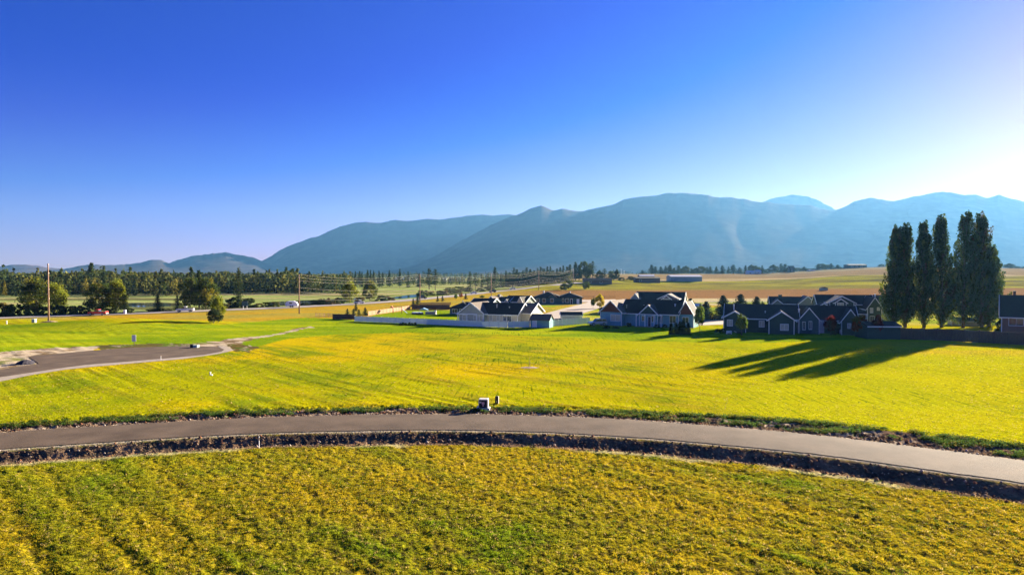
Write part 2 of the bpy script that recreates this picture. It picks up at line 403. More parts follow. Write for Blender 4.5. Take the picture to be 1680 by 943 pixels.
mountain('foothill_range', [(60,447),(100,442),(145,434),(190,435),(215,433),(232,431),(245,427),(258,426),(268,428),(277,432),(290,427),(318,420),(345,416),(370,413.5),(385,417),(400,419),(420,424),(440,432),(500,447)], 5600, 6900, 8000, 6.6, (.035,.05,.045))
mountain('foothill_range', [(120,446),(180,437),(230,431),(300,434),(380,436),(450,437),(520,440),(600,445),(700,447)], 7000, 8200, 8900, 2.6, (.04,.05,.05))

# ================================================================ ground
HWY = [(-420,545),(-200,532),(0,521.5),(150,516.8),(300,511.8),(450,505.8),(600,498),(690,491),(760,484),(820,477.8),(870,472),(920,466.5),(950,463.5)]
hwy_w = [G(*p) for p in HWY]
HW_LINE = resample(hwy_w, 60)
LAWN_W = [G(*p) for p in [(-400,545),(-100,537),(0,533),(200,532),(360,533),(440,526),(500,521),(560,523),(600,527),(833,538),(905,538),(990,536),(1420,545),(1420,556),(1250,563),(1050,560),(900,552),(700,545),(560,548),(470,556),(400,575),(200,566),(0,580),(-200,600),(-400,620)]]
YARDS = [[G(*p) for p in q] for q in ([(612,517),(640,513.5),(673,509),(738,509),(752,516),(758,526),(700,527),(604,524)], [(893,499.5),(925,500.5),(905,504),(880,503)], [(905,534),(912,517),(960,514),(985,520),(985,536)])]
def mixc(a, b, t): return a*(1-t[..., None])+np.array(b)*t[..., None]
def ground_col(x, y):
    """what grows or lies there, plus some painted relief shade, by place"""
    x = np.asarray(x, float); y = np.asarray(y, float)
    n1 = fbm(x/9., y/9., 4); n2 = fbm(x/2.1+40, y/2.1, 3); n3 = fbm(x/32.+5, y/32., 3); n4 = fbm(x/.7, y/.7, 2)
    w = x*.72+y*.70; l = x*.70-y*.72
    rows = fbm(w*1.05, l*.07, 2); rows2 = fbm(w*.42+9, l*.03, 3)
    u = x/np.maximum(y, 1)
    GOLD = np.array((.33,.24,.010)); OL = np.array((.21,.20,.010)); GRN = np.array((.09,.17,.006)); LIME = np.array((.32,.335,.004)); YEL = np.array((.48,.355,.004))
    c = np.broadcast_to(GOLD, x.shape+(3,)).copy()
    t = smooth(.40, .62, n1*.5+rows*.3+rows2*.2)
    c = mixc(c, OL, t*.8)
    c = mixc(c, GRN, smooth(.56, .72, n1*.6+n2*.25+rows*.15)*.75)
    gap = smooth(.52, .74, vnoise(x*4.6, y*3.4)*.65+vnoise(x*8.1+4, y*6.3)*.35)*(1-smooth(58, 75, y))
    c = mixc(c, (.055,.042,.014), gap*.8)
    # the brighter field beyond the road
    mid = smooth(66, 72, y); nr_ = (y < 110) & (y > 10) & (np.abs(x) < 120)
    if nr_.any():
        s0 = np.full(x.shape, -99.); s0[nr_] = sdist(ROAD, x[nr_], y[nr_]); mid = np.where(nr_, smooth(0, 1, -s0), mid)
    cm = mixc(np.broadcast_to(YEL, x.shape+(3,)).copy(), LIME, smooth(.38, .60, n3*.6+n1*.4+.10*smooth(110, 150, y))*.78)
    cm = mixc(cm, (.32,.24,.012), smooth(.47, .62, rows*.6+n1*.4)*.75)
    cm = mixc(cm, (.13,.20,.006), smooth(.50, .66, n1*.55+rows*.25+n2*.2)*.7)
    right = smooth(.2, .45, u)*smooth(48, 60, y)
    cm = mixc(cm, (.42,.405,.004), right*.75*smooth(.25, .5, n3+.15))
    c = mixc(c, cm, mid)
    c = mixc(c, (.20,.26,.006), smooth(-6, -45, x)*smooth(.40, .58, n1*.5+n3*.3+rows*.2)*.35*(1-smooth(150, 175, y)))
    # gold streaks far right
    c = mixc(c, (.45,.32,.02), smooth(.40, .6, u)*smooth(100, 125, y)*smooth(.35, .6, fbm(x/40., y/5., 2))*.7)
    # lawns
    lw = inpoly(LAWN_W, x, y)*1.0
    for P in YARDS: lw = np.maximum(lw, inpoly(P, x, y)*1.)
    cl = mixc(np.broadcast_to(np.array((.18,.265,.007)), x.shape+(3,)).copy(), (.33,.36,.008), smooth(.4, .65, n3*.4+fbm(x/20., y/4., 3)*.6))
    c = mixc(c, cl, lw*smooth(.2, .5, n1+.35*lw))
    # straw-coloured verge between lawns and highway, yards behind the houses
    far = smooth(176, 186, y+.16*x*(x < 0))*(1-lw)
    cs = mixc(np.broadcast_to(np.array((.42,.265,.02)), x.shape+(3,)).copy(), (.34,.27,.04), smooth(.4, .6, fbm(x/24., y/10., 3)))
    c = mixc(c, cs, far)
    yard = smooth(178, 186, y)*(1-smooth(265, 290, y))*smooth(.03, .1, u)
    c = mixc(c, mixc(np.broadcast_to(np.array((.22,.30,.02)), x.shape+(3,)).copy(), (.42,.38,.06), smooth(.4, .6, n1)), yard*.9)
    # rising fields to the right: straw, ploughed red-brown, green-yellow, tan
    wy = y+18*(fbm(x/90., y/50., 3)-.5)*2
    fr = smooth(-.02, .06, u)*smooth(285, 300, y)
    cf = np.broadcast_to(np.array((.50,.41,.21)), x.shape+(3,)).copy()
    cf = mixc(cf, (.28,.30,.05), smooth(.5, .6, fbm(x/30., y/12., 3))*(1-smooth(320, 350, wy)))
    cf = mixc(cf, (.27,.145,.05), smooth(362, 376, wy+60*smooth(.28, .1, u)))
    cf = mixc(cf, (.24,.20,.03), smooth(462, 476, wy))
    gg = fbm(x/70.+3, y/22., 4)
    cf = mixc(cf, (.34,.31,.02), smooth(462, 476, wy)*smooth(.42, .62, gg))
    cf = mixc(cf, (.13,.11,.04), smooth(462, 476, wy)*smooth(.52, .64, fbm(x/60., y/12.+40, 3))*.75)  # dark patches paint relief shading onto the green-yellow slope
    cf = mixc(cf, (.46,.34,.16), smooth(648, 662, wy)*(1-smooth(690, 700, wy)))
    cf = mixc(cf, (.29,.20,.085), smooth(690, 706, wy))
    cf = mixc(cf, (.30,.25,.13), smooth(790, 830, wy)*smooth(.4, .6, fbm(x/80., y/30., 3)))
    c = mixc(c, cf, fr)
    # valley floor beyond the highway: hay green, straw, dark sedge
    hd = np.full(x.shape, -99.); k = (y > 120) & (y < 2500)
    if k.any(): hd[k] = sdist(HW_LINE, x[k], y[k])
    val = smooth(5, 9, -hd)*(1-fr)*(y > 150)
    bb = fbm(x/160.+2, y/26., 4)
    cv = mixc(np.broadcast_to(np.array((.20,.24,.05)), x.shape+(3,)).copy(), (.36,.30,.13), smooth(.46, .54, bb))
    cv = mixc(cv, (.12,.12,.045), smooth(.55, .6, fbm(x/120.+20, y/18., 4)))
    cv = mixc(cv, (.30,.36,.10), smooth(.5, .56, fbm(x/200.+60, y/24., 3))*.7)
    c = mixc(c, cv, val)
    plain = smooth(1500, 2500, y)
    c = mixc(c, (.10,.13,.06), plain)
    # roadside soil
    near = (y < 110) & (y > 10) & (np.abs(x) < 120)
    if near.any():
        s = np.full(x.shape, 99.); s[near] = sdist(ROAD, x[near], y[near]); hb = ROADHW
        jit = (fbm(x/1.3, y/1.3, 3)-.5)*1.3
        dark = smooth(hb+.55, hb+.9, s)*(1-smooth(hb+4.9, hb+5.5, s+jit))
        soil = mixc(np.broadcast_to(np.array((.15,.10,.058)), x.shape+(3,)).copy(), (.25,.155,.085), smooth(.5, .68, n2))
        soil = mixc(soil, (.08,.055,.038), smooth(.5, .65, fbm(x/3., y/1.2, 3)))
        c = mixc(c, soil, dark)
        c = mixc(c, (.34,.28,.20), smooth(hb-.2, hb, s)*(1-smooth(hb+.35, hb+.75, s+jit*.3)))
        c = mixc(c, (.42,.36,.16), smooth(hb+4.9, hb+5.2, s+jit)*(1-smooth(hb+5.4, hb+6., s+jit))*smooth(.45, .6, n1))
        vw = 3.9+1.9*smooth(5, 30, x)
        vg = smooth(-hb-vw, -hb-vw+.8, s+jit)*(1-smooth(-hb, -hb+.2, s))
        v = mixc(np.broadcast_to(np.array((.15,.095,.06)), x.shape+(3,)).copy(), (.06,.10,.02), smooth(.46, .6, n2*.5+n1*.5)*(1-smooth(-hb-2.2, -hb-1.2, s)))
        v = mixc(v, (.40,.31,.22), smooth(.56, .66, n4*.5+n2*.5))
        c = mixc(c, v, vg)
        c = mixc(c, (.42,.34,.24), smooth(-hb-.6, -hb-.3, s+jit*.25)*(1-smooth(-hb, -hb+.2, s)))
    for P in (SAND1_W, SAND2_W):
        m = inpoly(P, x+jitter(x, y, 0), y+jitter(x, y, 9))*1.
        sc_ = mixc(np.broadcast_to(np.array((.50,.40,.27)), x.shape+(3,)).copy(), (.22,.15,.08), smooth(.5, .65, n2))
        sc_ = mixc(sc_, (.16,.19,.03), smooth(.66, .74, n1)*.8)
        c = mixc(c, sc_, m)
    for P, pc in PATCHES:
        m = inpoly(P, x+jitter(x, y, 3)*.6, y+jitter(x, y, 5)*.6)*1.
        pp = mixc(np.broadcast_to(np.array(pc), x.shape+(3,)).copy(), (.10,.15,.02), smooth(.5, .6, n2)); pp = mixc(pp, (.35,.27,.18), smooth(.60, .68, n4*.5+n2*.5))
        c = mixc(c, pp, m)
    return c
PATCHES = [([flat(*p) for p in [(368,564),(395,564.5),(424,570),(408,578),(384,576)]], (.13,.095,.03)), ([flat(*p) for p in [(158,566.5),(250,563.5),(314,564.5),(314,569),(214,571.5),(165,574)]], (.12,.10,.03))]
def jitter(x, y, k): return (fbm(x/2.5+k, y/2.5, 3)-.5)*3.2
SAND1_W = [flat(*p) for p in SAND1]; SAND2_W = [flat(*p) for p in SAND2]
ang = np.concatenate([np.arange(-180, -50, 5), np.arange(-50, -42, .5), np.linspace(-42, 42, 760), np.arange(42.5, 50, .5), np.arange(50, 180, 5)])
ds = [1., 4, 9, 15, 20, 24, 27]
d_ = 28.
while d_ < 125: ds.append(d_); d_ *= 1.0052
while d_ < 1600: ds.append(d_); d_ *= 1.0085
while d_ < 9000: ds.append(d_); d_ *= 1.05
ds = np.array(ds+[9000.])
A, D = np.meshgrid(np.radians(ang), ds)
X = np.tan(np.clip(A, -R(50), R(50)))*D; Y = D.copy()
wide = np.abs(A) > R(50)
X = np.where(wide, np.sin(A)*D/ math.cos(R(50)), X); Y = np.where(wide, np.cos(A)*D/math.cos(R(50)), Y)
X = np.clip(X, -9000, 9000); Y = np.clip(Y, -8800, 9200)
shp = X.shape; xf = X.ravel(); yf = Y.ravel()
Z = ground_h(xf, yf); C = ground_col(xf, yf)
na = len(ang); i = np.arange(len(ds)-1)[:, None]*na; k = np.arange(na)[None]
k1 = (k+1) % na
Fc = np.stack([i+k, i+na+k, i+na+k1, i+k1], -1).reshape(-1, 4)[:, ::-1]
V = np.c_[xf, yf, Z]; V = np.vstack([V, [[0, 0, 0]]])
g = arr_mesh('ground', V, Fc, M['turf'], np.vstack([C, C[:1]]), sm=True); tag(g, kind='structure')
cap = MB(); cap.add([tuple(V[j]-np.array((0,0,.002))) for j in range(na)], [tuple(range(na))]); tag(cap.build('ground', M['turf']), kind='structure')

# ================================================================ roads, paving, water
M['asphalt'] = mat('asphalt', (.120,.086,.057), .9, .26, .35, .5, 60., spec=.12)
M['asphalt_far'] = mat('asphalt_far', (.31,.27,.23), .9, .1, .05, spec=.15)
M['concrete'] = mat('concrete', (.34,.28,.21), .9, .2, 1.5, .3, 30.)
M['gravel'] = mat('gravel', (.33,.27,.21), .95, .3, 6., .6, 40.)
M['water'] = mat('water', (.03,.05,.06), .06, .1, 1., spec=.6)
rw_ = np.random.default_rng(5)
strip('road', ROAD, [ROADHW+w_ for w_ in rw_.uniform(-.09, .09, 200)], .045, M['asphalt'], 320, 9, .05)
sheet('road', pts=[flat(*p) for p in CUL], z=.05, m=M['asphalt'], step=2.5)
sheet('sidewalk', pts=[flat(*p) for p in CONC], z=.035, m=M['concrete'], step=2.5)
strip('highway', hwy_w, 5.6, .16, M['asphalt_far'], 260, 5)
sheet('driveway', [(868,520),(900,513),(930,505),(958,498),(975,492),(1010,491),(1012,497),(992,503),(970,510),(945,518),(925,524),(880,526)], z=.06, m=M['gravel'], step=4)
sheet('driveway', [(940,492),(1012,492),(1012,494.5),(938,496)], z=.07, m=M['gravel'], step=4)
sheet('driveway', [(1118,522),(1240,520),(1262,524),(1240,530),(1150,534),(1120,528)], z=.06, m=M['gravel'], step=4)
for P in ([(150,498),(215,497),(265,496.5),(300,498),(290,502.5),(230,504),(190,503)],
          [(430,496),(480,493.5),(540,491),(590,488.5),(600,491),(560,496),(500,500),(450,501)],
          [(630,490),(670,484),(700,482),(690,487),(660,490)]):
    sheet('river', P, z=.05, m=M['water'], step=12)
# ================================================================ trees
M['leaf'] = leafmat('leaf', .42, .16)
M['needle'] = leafmat('needle', .28, .22)
M['bark'] = mat('bark', (.13,.095,.065), .95, .3, 3., .6, 12., stretch=(4,4,1))
M['grass'] = leafmat('grass_blade', .5, 0)
def quads(c, sx, sy, r, up=0.0, tri=False):
    """leaf-sized faces: centres c, half sizes, random directions (up pulls them upright)"""
    n = len(c)
    a = r.normal(size=(n, 3)); a[:, 2] += up*2; a /= np.linalg.norm(a, axis=1)[:, None]
    b = r.normal(size=(n, 3)); b -= (b*a).sum(1)[:, None]*a; b /= np.linalg.norm(b, axis=1)[:, None]
    a = a*np.reshape(sx, (-1, 1)); b = b*np.reshape(sy, (-1, 1))
    if tri:
        V = np.stack([c-a-b, c+a-b*.6, c+b], 1).reshape(-1, 3); return V, np.arange(3*n).reshape(-1, 3)
    V = np.stack([c-a, c-b, c+a, c+b], 1).reshape(-1, 3)
    return V, np.arange(4*n).reshape(-1, 4)
def leafcol(n, base, r, var=.3, alt=None, pa=.25, k=4):
    c = np.array(base)[None]*(1+r.uniform(-var, var, n)[:, None])
    if alt is not None:
        m = r.random(n) < pa; c[m] = np.array(alt)[None]*(1+r.uniform(-var, var, m.sum())[:, None])
    return np.repeat(c, k, 0)
def clump_field(r, n, shell, per, spread, size, base, alt, pa, zr=1.0):
    """n clumps of leaves; every clump has its own tint"""
    C = []; K = []
    for i in range(n):
        ctr = shell(i)
        q = r.normal(size=(per, 3)); q /= np.maximum(np.linalg.norm(q, axis=1)[:, None], .3)
        q *= (r.random((per, 1))**.5)*spread*r.uniform(.6, 1.3); q[:, 2] *= zr
        C.append(ctr+q)
        b = np.array(base) if r.random() > pa else np.array(alt)
        K.append(np.repeat((b*r.uniform(.7, 1.3))[None], per, 0)*(1+r.uniform(-.2, .2, (per, 1))))
    return np.concatenate(C), np.concatenate(K)
def make_broadleaf(seed, base, alt=None, pa=.3, trunk=.2, leaves=3600, leaf=.030, n=42, name='broadleaf_tree', thin=1.0, shape='round'):
    """unit height tree, unit crown width; copies are scaled"""
    r = np.random.default_rng(seed); rnd = random.Random(seed)
    root = bpy.data.objects.new(name, None); COL.objects.link(root)
    t = MB(); t.tube([(0,0,-.03),(.004,0,trunk*.6),(.0,.01,trunk+.25),(.01,0,.86)], [.022*thin,.016*thin,.011*thin,.003], 7)
    for k in range(9):
        a = rnd.uniform(0, 6.28); z0 = rnd.uniform(trunk*.9, .65); L_ = rnd.uniform(.2, .38)
        t.tube([(0,0,z0),(math.cos(a)*L_*.5, math.sin(a)*L_*.5, z0+L_*.45),(math.cos(a)*L_, math.sin(a)*L_, z0+L_*.8)], [.009*thin,.006*thin,.002], 5)
    t.build('trunk', M['bark'], root, smooth_=True)
    def shell(i):
        while True:
            d = r.normal(size=3); d /= np.linalg.norm(d)
            f = r.uniform(.45, 1.0)**.6
            z = .5+d[2]*.5*f
            if shape == 'round': w = 1
            elif shape == 'oval': w = .9*(1-.55*max(0, z-.45)/.55)
            elif shape == 'dome':
                z = abs(d[2])*f*.95; w = 1.05
            else: w = 1.0-.75*z
            return np.array([d[0]*.41*f*w, d[1]*.41*f*w, trunk+(1-trunk)*(z*.9+.05)])
    per = leaves//n
    C, K = clump_field(r, n, shell, per, .135, leaf, base, alt if alt is not None else base, pa)
    V, Fc = quads(C, leaf*r.uniform(.6, 1.2, len(C)), leaf*r.uniform(.5, .9, len(C)), r)
    arr_mesh('crown', V, Fc, M['leaf'], np.repeat(K, 4, 0), root)
    return root
def make_poplar(seed, h, wd, lean=0, second=None):
    r = np.random.default_rng(seed); rnd = random.Random(seed)
    root = bpy.data.objects.new('poplar_tree', None); COL.objects.link(root)
    t = MB(); t.tube([(0,0,-.4),(0,0,h*.3),(lean*.4,0,h*.65),(lean*.8,0,h*.95)], [.42,.3,.17,.03], 9)
    subs = []
    nb = 215
    for k in range(nb):
        z0 = h*(.005+.87*r.random()**1.05); a = r.uniform(0, 6.283)
        tz = z0/h
        env = wd*.63*min(1, (tz+.05)/.11)**.45*(1-max(0, tz-.25)/.82)**.95
        L_ = h*r.uniform(.10, .20)*(1.15-tz*.55); out = env*r.uniform(.45, 1.08)
        p0 = np.array([lean*.8*tz, 0, z0]); p1 = p0+[math.cos(a)*out*.75, math.sin(a)*out*.75, L_*.45]; p2 = p0+[math.cos(a)*out, math.sin(a)*out, L_]
        if p2[2] > h: p2[2] = h-r.random()*.5
        subs.append((p0, p1, p2))
        if k % 3 == 0: t.tube([p0, p1, p2], [.09, .05, .015], 5)
    t.build('trunk', M['bark'], root, smooth_=True)
    C = []; K = []
    for p0, p1, p2 in subs:
        m = 105; s = r.random(m)**.8
        q = np.where(s[:, None] < .5, p0+(p1-p0)*s[:, None]*2, p1+(p2-p1)*(s[:, None]*2-1))
        rad = .72*np.sin(np.pi*np.clip(s*.9+.08, 0, 1))**.8+.08
        off = r.normal(size=(m, 3)); off /= np.linalg.norm(off, axis=1)[:, None]
        C.append(q+off*(rad*r.random(m)**.4)[:, None]*[1, 1, 1.3])
        b = np.array((.036,.066,.016))*r.uniform(.7, 1.35)
        if r.random() < .06: b = np.array((.10,.07,.03))
        if r.random() < .16: b = np.array((.12,.15,.02))
        K.append(np.repeat(b[None], m, 0)*(1+r.uniform(-.25, .25, (m, 1))))
    C = np.concatenate(C); K = np.concatenate(K)
    V, Fc = quads(C, .23*r.uniform(.6, 1.2, len(C)), .15*r.uniform(.6, 1.1, len(C)), r)
    arr_mesh('crown', V, Fc, M['leaf'], np.repeat(K, 4, 0), root)
    return root
def make_conifer(seed, base=(.030,.052,.022), alt=(.05,.075,.025), width=1.0, n=26, name='conifer_tree', bare=.08, ragged=.35, dens=1.0, power=.9):
    """unit height; crown half-width = .2 * width"""
    r = np.random.default_rng(seed)
    root = bpy.data.objects.new(name, None); COL.objects.link(root)
    t = MB(); t.tube([(0,0,-.03),(0,0,.5),(0,0,.98)], [.018,.011,.002], 6); t.build('trunk', M['bark'], root, smooth_=True)
    C = []; K = []
    for k in range(n):
        z = bare+(1-bare)*(k+r.uniform(-.3, .3))/n
        if z > .985: z = .985
        rad = .2*width*((1-z)/(1-bare))**power+.006
        nb = max(4, int(10*dens*(1-z*.5)))
        for a in r.uniform(0, 6.283, nb):
            L_ = rad*r.uniform(1-ragged, 1+ragged*.35)
            m = int(9*dens*(.4+L_/.2))+3; s = r.random(m)
            d = np.array([math.cos(a), math.sin(a), -.28+.35*z])
            q = np.array([0, 0, z])+d*(s*L_)[:, None]; q[:, 2] += .10*L_*s*s
            q += r.normal(size=(m, 3))*.011*(1+2*s[:, None]*L_/.2)
            C.append(q); b = np.array(base) if r.random() > .3 else np.array(alt)
            K.append(np.repeat(b[None]*r.uniform(.75, 1.25), m, 0))
    C = np.concatenate(C); K = np.concatenate(K)
    V, Fc = quads(C, .020*r.uniform(.7, 1.3, len(C)), .011*r.uniform(.6, 1.2, len(C)), r)
    arr_mesh('crown', V, Fc, M['needle'], np.repeat(K, 4, 0), root)
    return root
PROTO = {}
def proto(kind):
    if kind in PROTO: return PROTO[kind], False
    f = {
     'cotton_a': lambda: make_broadleaf(21, (.075,.095,.02), (.20,.19,.025), .30, .03, 5200, .024, 60, shape='oval'),
     'cotton_b': lambda: make_broadleaf(22, (.06,.085,.018), (.24,.21,.02), .22, .03, 5200, .024, 60),
     'yellowgreen': lambda: make_broadleaf(23, (.24,.26,.025), (.13,.16,.02), .3, .04, 4200, .026, 46, shape='oval'),
     'dark_a': lambda: make_broadleaf(24, (.045,.068,.02), (.08,.10,.022), .3, .03, 4200, .027, 46),
     'dark_b': lambda: make_broadleaf(25, (.04,.06,.025), (.075,.085,.03), .3, .03, 4200, .027, 40, shape='oval'),
     'bush_a': lambda: make_broadleaf(26, (.045,.065,.02), (.10,.10,.025), .3, .02, 2600, .045, 26, name='bush', thin=.6, shape='dome'),
     'bush_b': lambda: make_broadleaf(27, (.10,.12,.025), (.15,.12,.03), .4, .02, 2600, .045, 26, name='bush', thin=.6, shape='dome'),
     'bush_dry': lambda: make_broadleaf(28, (.16,.11,.05), (.10,.10,.03), .4, .02, 2000, .045, 22, name='bush', thin=.6, shape='dome'),
     'maple_green': lambda: make_broadleaf(29, (.10,.16,.025), (.17,.20,.03), .3, .26, 3200, .030, 40, name='young_tree', thin=.9, shape='oval'),
     'maple_red': lambda: make_broadleaf(30, (.15,.018,.014), (.08,.012,.012), .35, .22, 3200, .030, 40, name='maple_tree', thin=.9, shape='oval'),
     'maple_orange': lambda: make_broadleaf(31, (.24,.05,.012), (.12,.09,.015), .4, .22, 3200, .030, 40, name='maple_tree', thin=.9),
     'yellow': lambda: make_broadleaf(32, (.62,.47,.02), (.48,.40,.02), .3, .12, 3200, .032, 36, name='young_tree', shape='oval'),
     'con_a': lambda: make_conifer(41), 'con_b': lambda: make_conifer(42, width=1.25, ragged=.5),
     'con_c': lambda: make_conifer(43, width=.8, power=.7, bare=.14), 'pine_a': lambda: make_conifer(44, width=1.15, power=.45, bare=.22, ragged=.6, n=20, name='pine_tree', base=(.035,.05,.02)),
     'pine_b': lambda: make_conifer(45, width=1.5, power=.4, bare=.28, ragged=.65, n=16, name='pine_tree', base=(.035,.05,.02)),
     'spruce': lambda: make_conifer(46, base=(.022,.045,.035), alt=(.035,.06,.04), width=1.55, n=30, name='spruce_tree', bare=.02, dens=1.7, ragged=.22, power=.72),
     'arbor': lambda: make_conifer(47, base=(.012,.028,.014), alt=(.02,.04,.016), width=1.05, n=34, name='arborvitae', bare=.02, dens=1.7, ragged=.15, power=.35),
    }[kind]
    PROTO[kind] = f(); return PROTO[kind], True
COUNT_T = 0
CAT = {'con': 'conifer', 'pine': 'pine tree', 'spruce': 'spruce', 'arbor': 'arborvitae', 'bush': 'bush'}
def put(kind, px, py, top, width, label, group=None, d=None, cat=None, yaw=None):
    """one tree: trunk foot seen at (px, py), or standing at depth d; top row and width in photo pixels"""
    global COUNT_T; COUNT_T += 1
    if d is None: x, y = G(px, py)
    else: x, y = at(px, d)
    z = hz(x, y); s = y/F
    topz = H0+(447-top)*s
    h = max(topz-z, .6); wd = width*s
    p, new = proto(kind); o = p if new else copy_tree(p)
    o.location = (x, y, z-.02)
    o.rotation_euler = (0, 0, yaw if yaw is not None else (COUNT_T*2.399) % 6.283)
    k = .76 if kind.split('_')[0] in ('cotton', 'yellowgreen', 'dark', 'bush', 'maple', 'yellow') else .36
    wk = {'con_a': .27, 'con_b': .34, 'con_c': .24, 'pine_a': .34, 'pine_b': .42, 'spruce': .42, 'arbor': .36}.get(kind, k)
    wd *= 1.35 if kind == 'spruce' else 1
    o.scale = (wd/wk, wd/wk, h)
    c = cat or CAT.get(kind.split('_')[0], 'tree')
    tag(o, label, c, group)
    return o

# ---- the poplar row behind the brown fence
POP = [(1466, 366, 34, 1.2, 'leftmost poplar of the row behind the brown fence, shortest with a leafy left edge'),
       (1488, 362, 30, 0, 'second poplar from the left in the tall row behind the brown fence'),
       (1514, 356, 32, -.6, 'third poplar from the left in the row, slim with sky showing on both sides'),
       (1547, 347, 36, -.8, 'fourth poplar from the left in the row, slender top and brown-tinged leaves'),
       (1580, 341, 42, .6, 'fifth poplar from the left, the tallest, with a forked crown top'),
       (1612, 345, 44, -.6, 'sixth poplar of the row, tall pointed crown beside the rightmost one'),
       (1636, 398, 44, -.3, 'rightmost poplar of the row, lower and broad, next to the brick house')]
for i, (px, top, wpx, ln, lab) in enumerate(POP):
    x, y = flat(px, 537); y += [0, .8, -.5, .6, 0, .4, 3.0][i]; s = y/F
    o = make_poplar(100+i, H0+(447-top)*s, wpx*s*1.08, ln)
    o.location = (x, y, hz(x, y)-.05); o.rotation_euler = (0, 0, 0)
    tag(o, lab, 'poplar', 'poplars in a row behind the brown fence')

# ---- big trees and shrubs along the far side of the highway, left
GH = 'trees and shrubs along the far side of the highway'
put('cotton_a', 60, 512, 454, 54, 'yellow-green cottonwood just left of the tall near utility pole', GH)
put('yellowgreen', 90, 514, 462, 42, 'pale yellow-leaved tree immediately right of the tall near utility pole', GH)
put('cotton_b', 163, 513, 464, 44, 'dark green cottonwood behind the red pickup', GH)
put('yellowgreen', 191, 513, 456, 34, 'tall tree with a yellow-lit crown right of the red pickup', GH)
put('dark_b', 203, 512, 478, 18, 'small leafy tree at the foot of the yellow-lit tree beside the highway marker', GH)
put('con_a', 259, 511, 482, 15, 'small lone conifer in front of the pond between the two pickups', GH)
put('con_b', 291, 509, 484, 15, 'small conifer right behind the cab of the white pickup', GH)
put('con_c', 327, 508, 442, 17, 'tall dark conifer behind the yellow-green bush, right of the white pickup', GH)
put('dark_a', 312, 509, 452, 30, 'dark leafy tree just right of the white pickup', GH)
put('cotton_b', 338, 508, 455, 34, 'green tree behind the yellow-green bush beside the highway', GH)
put('pine_a', 392, 504, 439, 16, 'tall ragged pine standing alone above the blue highway sign', GH)
put('bush_a', 384, 505, 484, 26, 'dark spreading bush at the foot of the tall ragged pine', GH)
put('bush_a', 408, 504, 486, 22, 'dark bush just right of the blue highway sign', GH)
put('yellowgreen', 574, 497, 461, 28, 'yellow-green tree behind the white car on the highway', GH)
put('cotton_a', 607, 494, 460, 26, 'yellow-topped tree right of the white car on the highway', GH)
put('bush_a', 626, 494, 482, 17, 'dark round bush beside the highway right of the yellow-topped tree', GH)
for px, py, top, wd, kd in [(4,519,492,26,'bush_b'),(22,519,495,24,'bush_a'),(38,518,497,18,'bush_a'),(52,518,497,20,'bush_b'),(70,517,500,22,'bush_a'),(92,517,497,22,'bush_a'),(110,516,499,20,'bush_b'),(126,516,498,20,'bush_b'),(140,516,502,16,'bush_a'),(-14,520,490,26,'bush_a'),(-38,521,488,28,'bush_b')]:
    put(kd, px, py, top, wd, 'dark roadside bush in the hedge-like row behind the highway at the far left', 'bushes behind the highway at the far left')
for px, py, top, wd, kd in [(180,515,504,16,'bush_b'),(212,514,503,15,'bush_a'),(246,512,506,14,'bush_a'),(262,511,505,16,'bush_a'),(276,510,506,12,'bush_dry')]:
    put(kd, px, py, top, wd, 'low bush beside the highway between the red and the white pickup', 'low bushes between the two pickups')
for px, py, top, wd, kd in [(366,506,494,18,'bush_dry'),(424,504,496,14,'bush_b'),(438,503,494,14,'bush_a'),(452,503,493,14,'bush_b'),(500,501,495,14,'bush_a'),(515,500,490,14,'bush_a'),(528,500,488,14,'bush_a'),(541,500,487,16,'bush_dry'),(556,499,486,16,'bush_a'),(590,497,485,16,'bush_b'),(640,493,484,14,'bush_dry')]:
    put(kd, px, py, top, wd, 'low bush beyond the highway between the blue sign and the third utility pole', 'low bushes along the middle of the highway')
for px, py, top, wd, kd in [(694,486,474,16,'bush_a'),(706,485,476,14,'bush_b'),(722,484,476,16,'dark_b'),(738,483,471,18,'dark_a'),(752,482,469,20,'dark_a'),(768,480,470,18,'dark_b'),(788,478,472,14,'bush_a'),(804,476,468,16,'dark_a'),(730,484,474,12,'bush_dry')]:
    put(kd, px, py, top, wd, 'dark leafy bush beyond the highway right of the third utility pole', 'bushes beyond the highway right of the third pole')
o = put('yellowgreen', 358, 529, 483, 24, 'bushy tree alone on the grass verge, yellow-green top over a dark skirt', None, yaw=1.2)  # one tree in two leaf colours: sunlit top painted yellow-green, base dark green
b = put('dark_b', 351, 530, 506, 26, 'dark rounded lower foliage forming the skirt of the lone bushy tree on the verge', None)

# ---- conifers standing out of the valley
GV = 'conifers rising above the middle of the valley'
for px, py, top, wd, kd in [(542,466,447,6,'con_a'),(553,466,450,4,'con_a'),(578,468,447,7,'con_b'),(583,468,445,8,'con_a'),(590,468,444,7,'con_c'),(594,468,446,6,'con_a'),(603,466,442,7,'con_c'),(608,466,442,6,'con_c'),(613,466,443,6,'con_a'),(622,466,444,7,'con_a'),(628,467,446,7,'con_b'),(639,466,443,9,'con_a'),(656,464,440,6,'con_c'),(670,464,445,7,'con_b'),(688,464,449,9,'con_b'),(686,466,449,7,'con_a')]:
    put(kd, px, py, top, wd, 'dark conifer rising out of the valley woods between the second and third utility poles', GV, d=620+(px*7) % 90)
put('pine_a', 704, 475, 440, 15, 'tall dark pine, left one of the pair beside the third utility pole', 'pair of tall pines')
put('pine_b', 714, 476, 441, 15, 'tall thin brownish pine, right one of the pair beside the third utility pole', 'pair of tall pines')
for px, py, top, wd, kd in [(771,476,445,8,'pine_a'),(780,476,447,10,'pine_b'),(790,476,449,7,'pine_a')]:
    put(kd, px, py, top, wd, 'pine in the loose trio above the highway left of the big dark pine', 'trio of pines above the highway')
